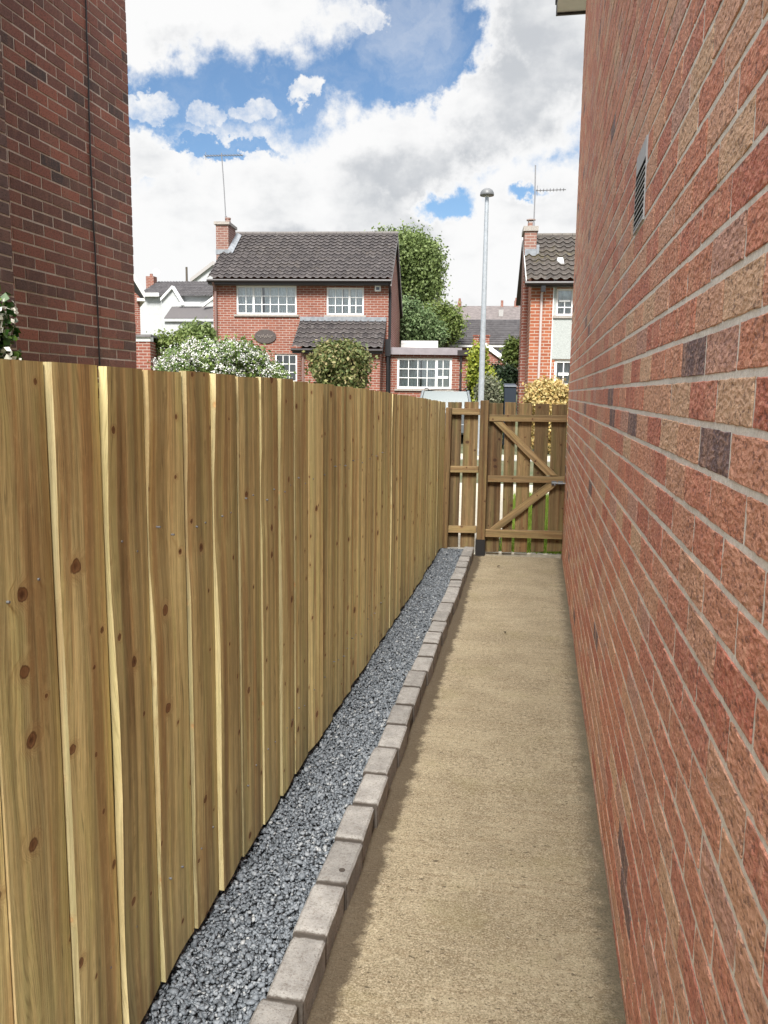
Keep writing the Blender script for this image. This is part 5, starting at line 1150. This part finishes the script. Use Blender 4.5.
# planting behind the gate
plant('conifer', 'lime yellow conifer just left of the lamp post', 'tree', (P(474, 395, 25)[0], 25, gz(25)),
      [E(479, 354, 25, 5, 9), E(477, 366, 25, 6, 11), E(484, 376, 25, 7, 9), E(476, 380, 25, 5, 8), E(488, 384, 25, 6, 7)], LEAF_LIME, 420, 18, .065, .09, 41, trunk=.06, shell=.4)
plant('conifer', 'dark green conifer foot under the lime yellow foliage', 'shrub', (P(472, 402, 25.3)[0], 25.3, gz(25.3)),
      [E(473, 395, 25.3, 5, 12), E(477, 390, 25.4, 5, 12)], LEAF_DARK, 220, 16, .06, .09, 42, shell=.4)
plant('hedge', 'very dark clipped hedge beside the orange brick house', 'hedge', (P(500, 385, 31)[0], 31, gz(31)),
      [E(500, 378, 31, 11, 11), E(493, 375, 31, 7, 7), E(509, 379, 31, 7, 12), E(500, 392, 31, 12, 12)], LEAF_DARK, 480, 18, .07, .10, 43, shell=.5)
plant('shrub', 'grey green shrub right of the lamp post foot', 'shrub', (P(489, 400, 23)[0], 23, gz(23)),
      [E(489, 388, 23, 8, 11), E(485, 395, 23, 7, 9), E(492, 398, 23, 6, 8)], LEAF_GREY, 240, 16, .05, .08, 44, shell=.4)
plant('shrub', 'small leafy green shrub left of the dark bin', 'shrub', (P(499, 400, 23.5)[0], 23.5, gz(23.5)),
      [E(499, 393, 23.5, 7, 7), E(497, 401, 23.5, 8, 6)], LEAF_SHRUB, 200, 16, .05, .07, 45, shell=.4)
plant('leafy_tree', 'small bright green tree against the orange brick corner', 'tree', (P(512, 380, 33)[0], 33, gz(33)),
      [E(513, 347, 33, 4, 5), E(511, 354, 33, 4, 6), E(514, 361, 33, 4, 6), E(516, 350, 33, 4, 7)], LEAF_OLIVE, 220, 16, .085, .12, 46, trunk=.05, shell=.4)
plant('golden_shrub', 'golden yellow leafed shrub over the gate beside the brick wall', 'shrub', (P(548, 398, 22)[0], 22, gz(22)),
      [E(545, 395, 22, 16, 11), E(535, 398, 22, 10, 8), E(558, 394, 22, 10, 10), E(548, 390, 22, 13, 7), E(548, 404, 22, 18, 11)], LEAF_GOLD, 620, 18, .055, .075, 47, shell=.7)
# ivy on the left house
V, F = leaf_cloud([(np.array([LX+.23, 4.16, 1.86]), np.array([.04, .16, .20])), (np.array([LX+.23, 4.02, 1.62]), np.array([.04, .26, .26])), (np.array([LX+.22, 4.24, 1.66]), np.array([.04, .12, .18])), (np.array([LX+.22, 4.0, .95]), np.array([.04, .22, .6]))], 190, 7, .045, .03, shell=.4, asp=1.2, up=.1, seed=61)
o = np_mesh('ivy', V, F, LEAF_IVY); tag(o, 'green ivy with cream leaf edges climbing the dark brick at the left edge', 'ivy')
V, F = leaf_cloud([(np.array([LX+.25, 4.18, 1.84]), np.array([.04, .15, .20])), (np.array([LX+.25, 4.02, 1.62]), np.array([.04, .26, .26]))], 60, 5, .036, .03, shell=.7, asp=1.2, up=.1, seed=62)
np_mesh('pale_leaves', V, F, LEAF_CREAM, o)
mb = MB(); mb.tube([(LX+.19, 4.0, 0), (LX+.20, 4.1, 1.0), (LX+.21, 4.2, 1.9)], [.02, .015, .006], 6); mb.build('stem', BARK, o)
# bin behind the gate
bp = P(509.5, 400, 23.2); tz = P(509, 384.5, 23.2)[2]; r = empty('wheelie_bin', (float(bp[0]), 23.2, gz(23.2)), .1, 'dark blue wheeled bin beside the brick corner behind the gate', 'bin')
hh = float(tz)-gz(23.2); w_ = .17
mb = MB(); mb.hexa([(-w_*.8, -.18, .06), (w_*.8, -.18, .06), (w_*.8, .2, .06), (-w_*.8, .2, .06), (-w_, -.24, hh-.07), (w_, -.24, hh-.07), (w_, .26, hh-.07), (-w_, .26, hh-.07)]); mb.build('body', BIN, r, bevel=.02)
mb = MB(); mb.hexa([(-w_*1.06, -.27, hh-.068), (w_*1.06, -.27, hh-.068), (w_*1.06, .28, hh-.068), (-w_*1.06, .28, hh-.068), (-w_, -.24, hh-.02), (w_, -.24, hh-.02), (w_*.9, .26, hh+.03), (-w_*.9, .26, hh+.03)]); mb.build('lid', BIN, r, bevel=.01)
for sgn in (-1, 1):
    mb = MB(); mb.tube([(sgn*w_*.75, .22, .08), (sgn*(w_*.75+.04), .22, .08)], .09, 14); mb.build('wheel', TYRE, r)
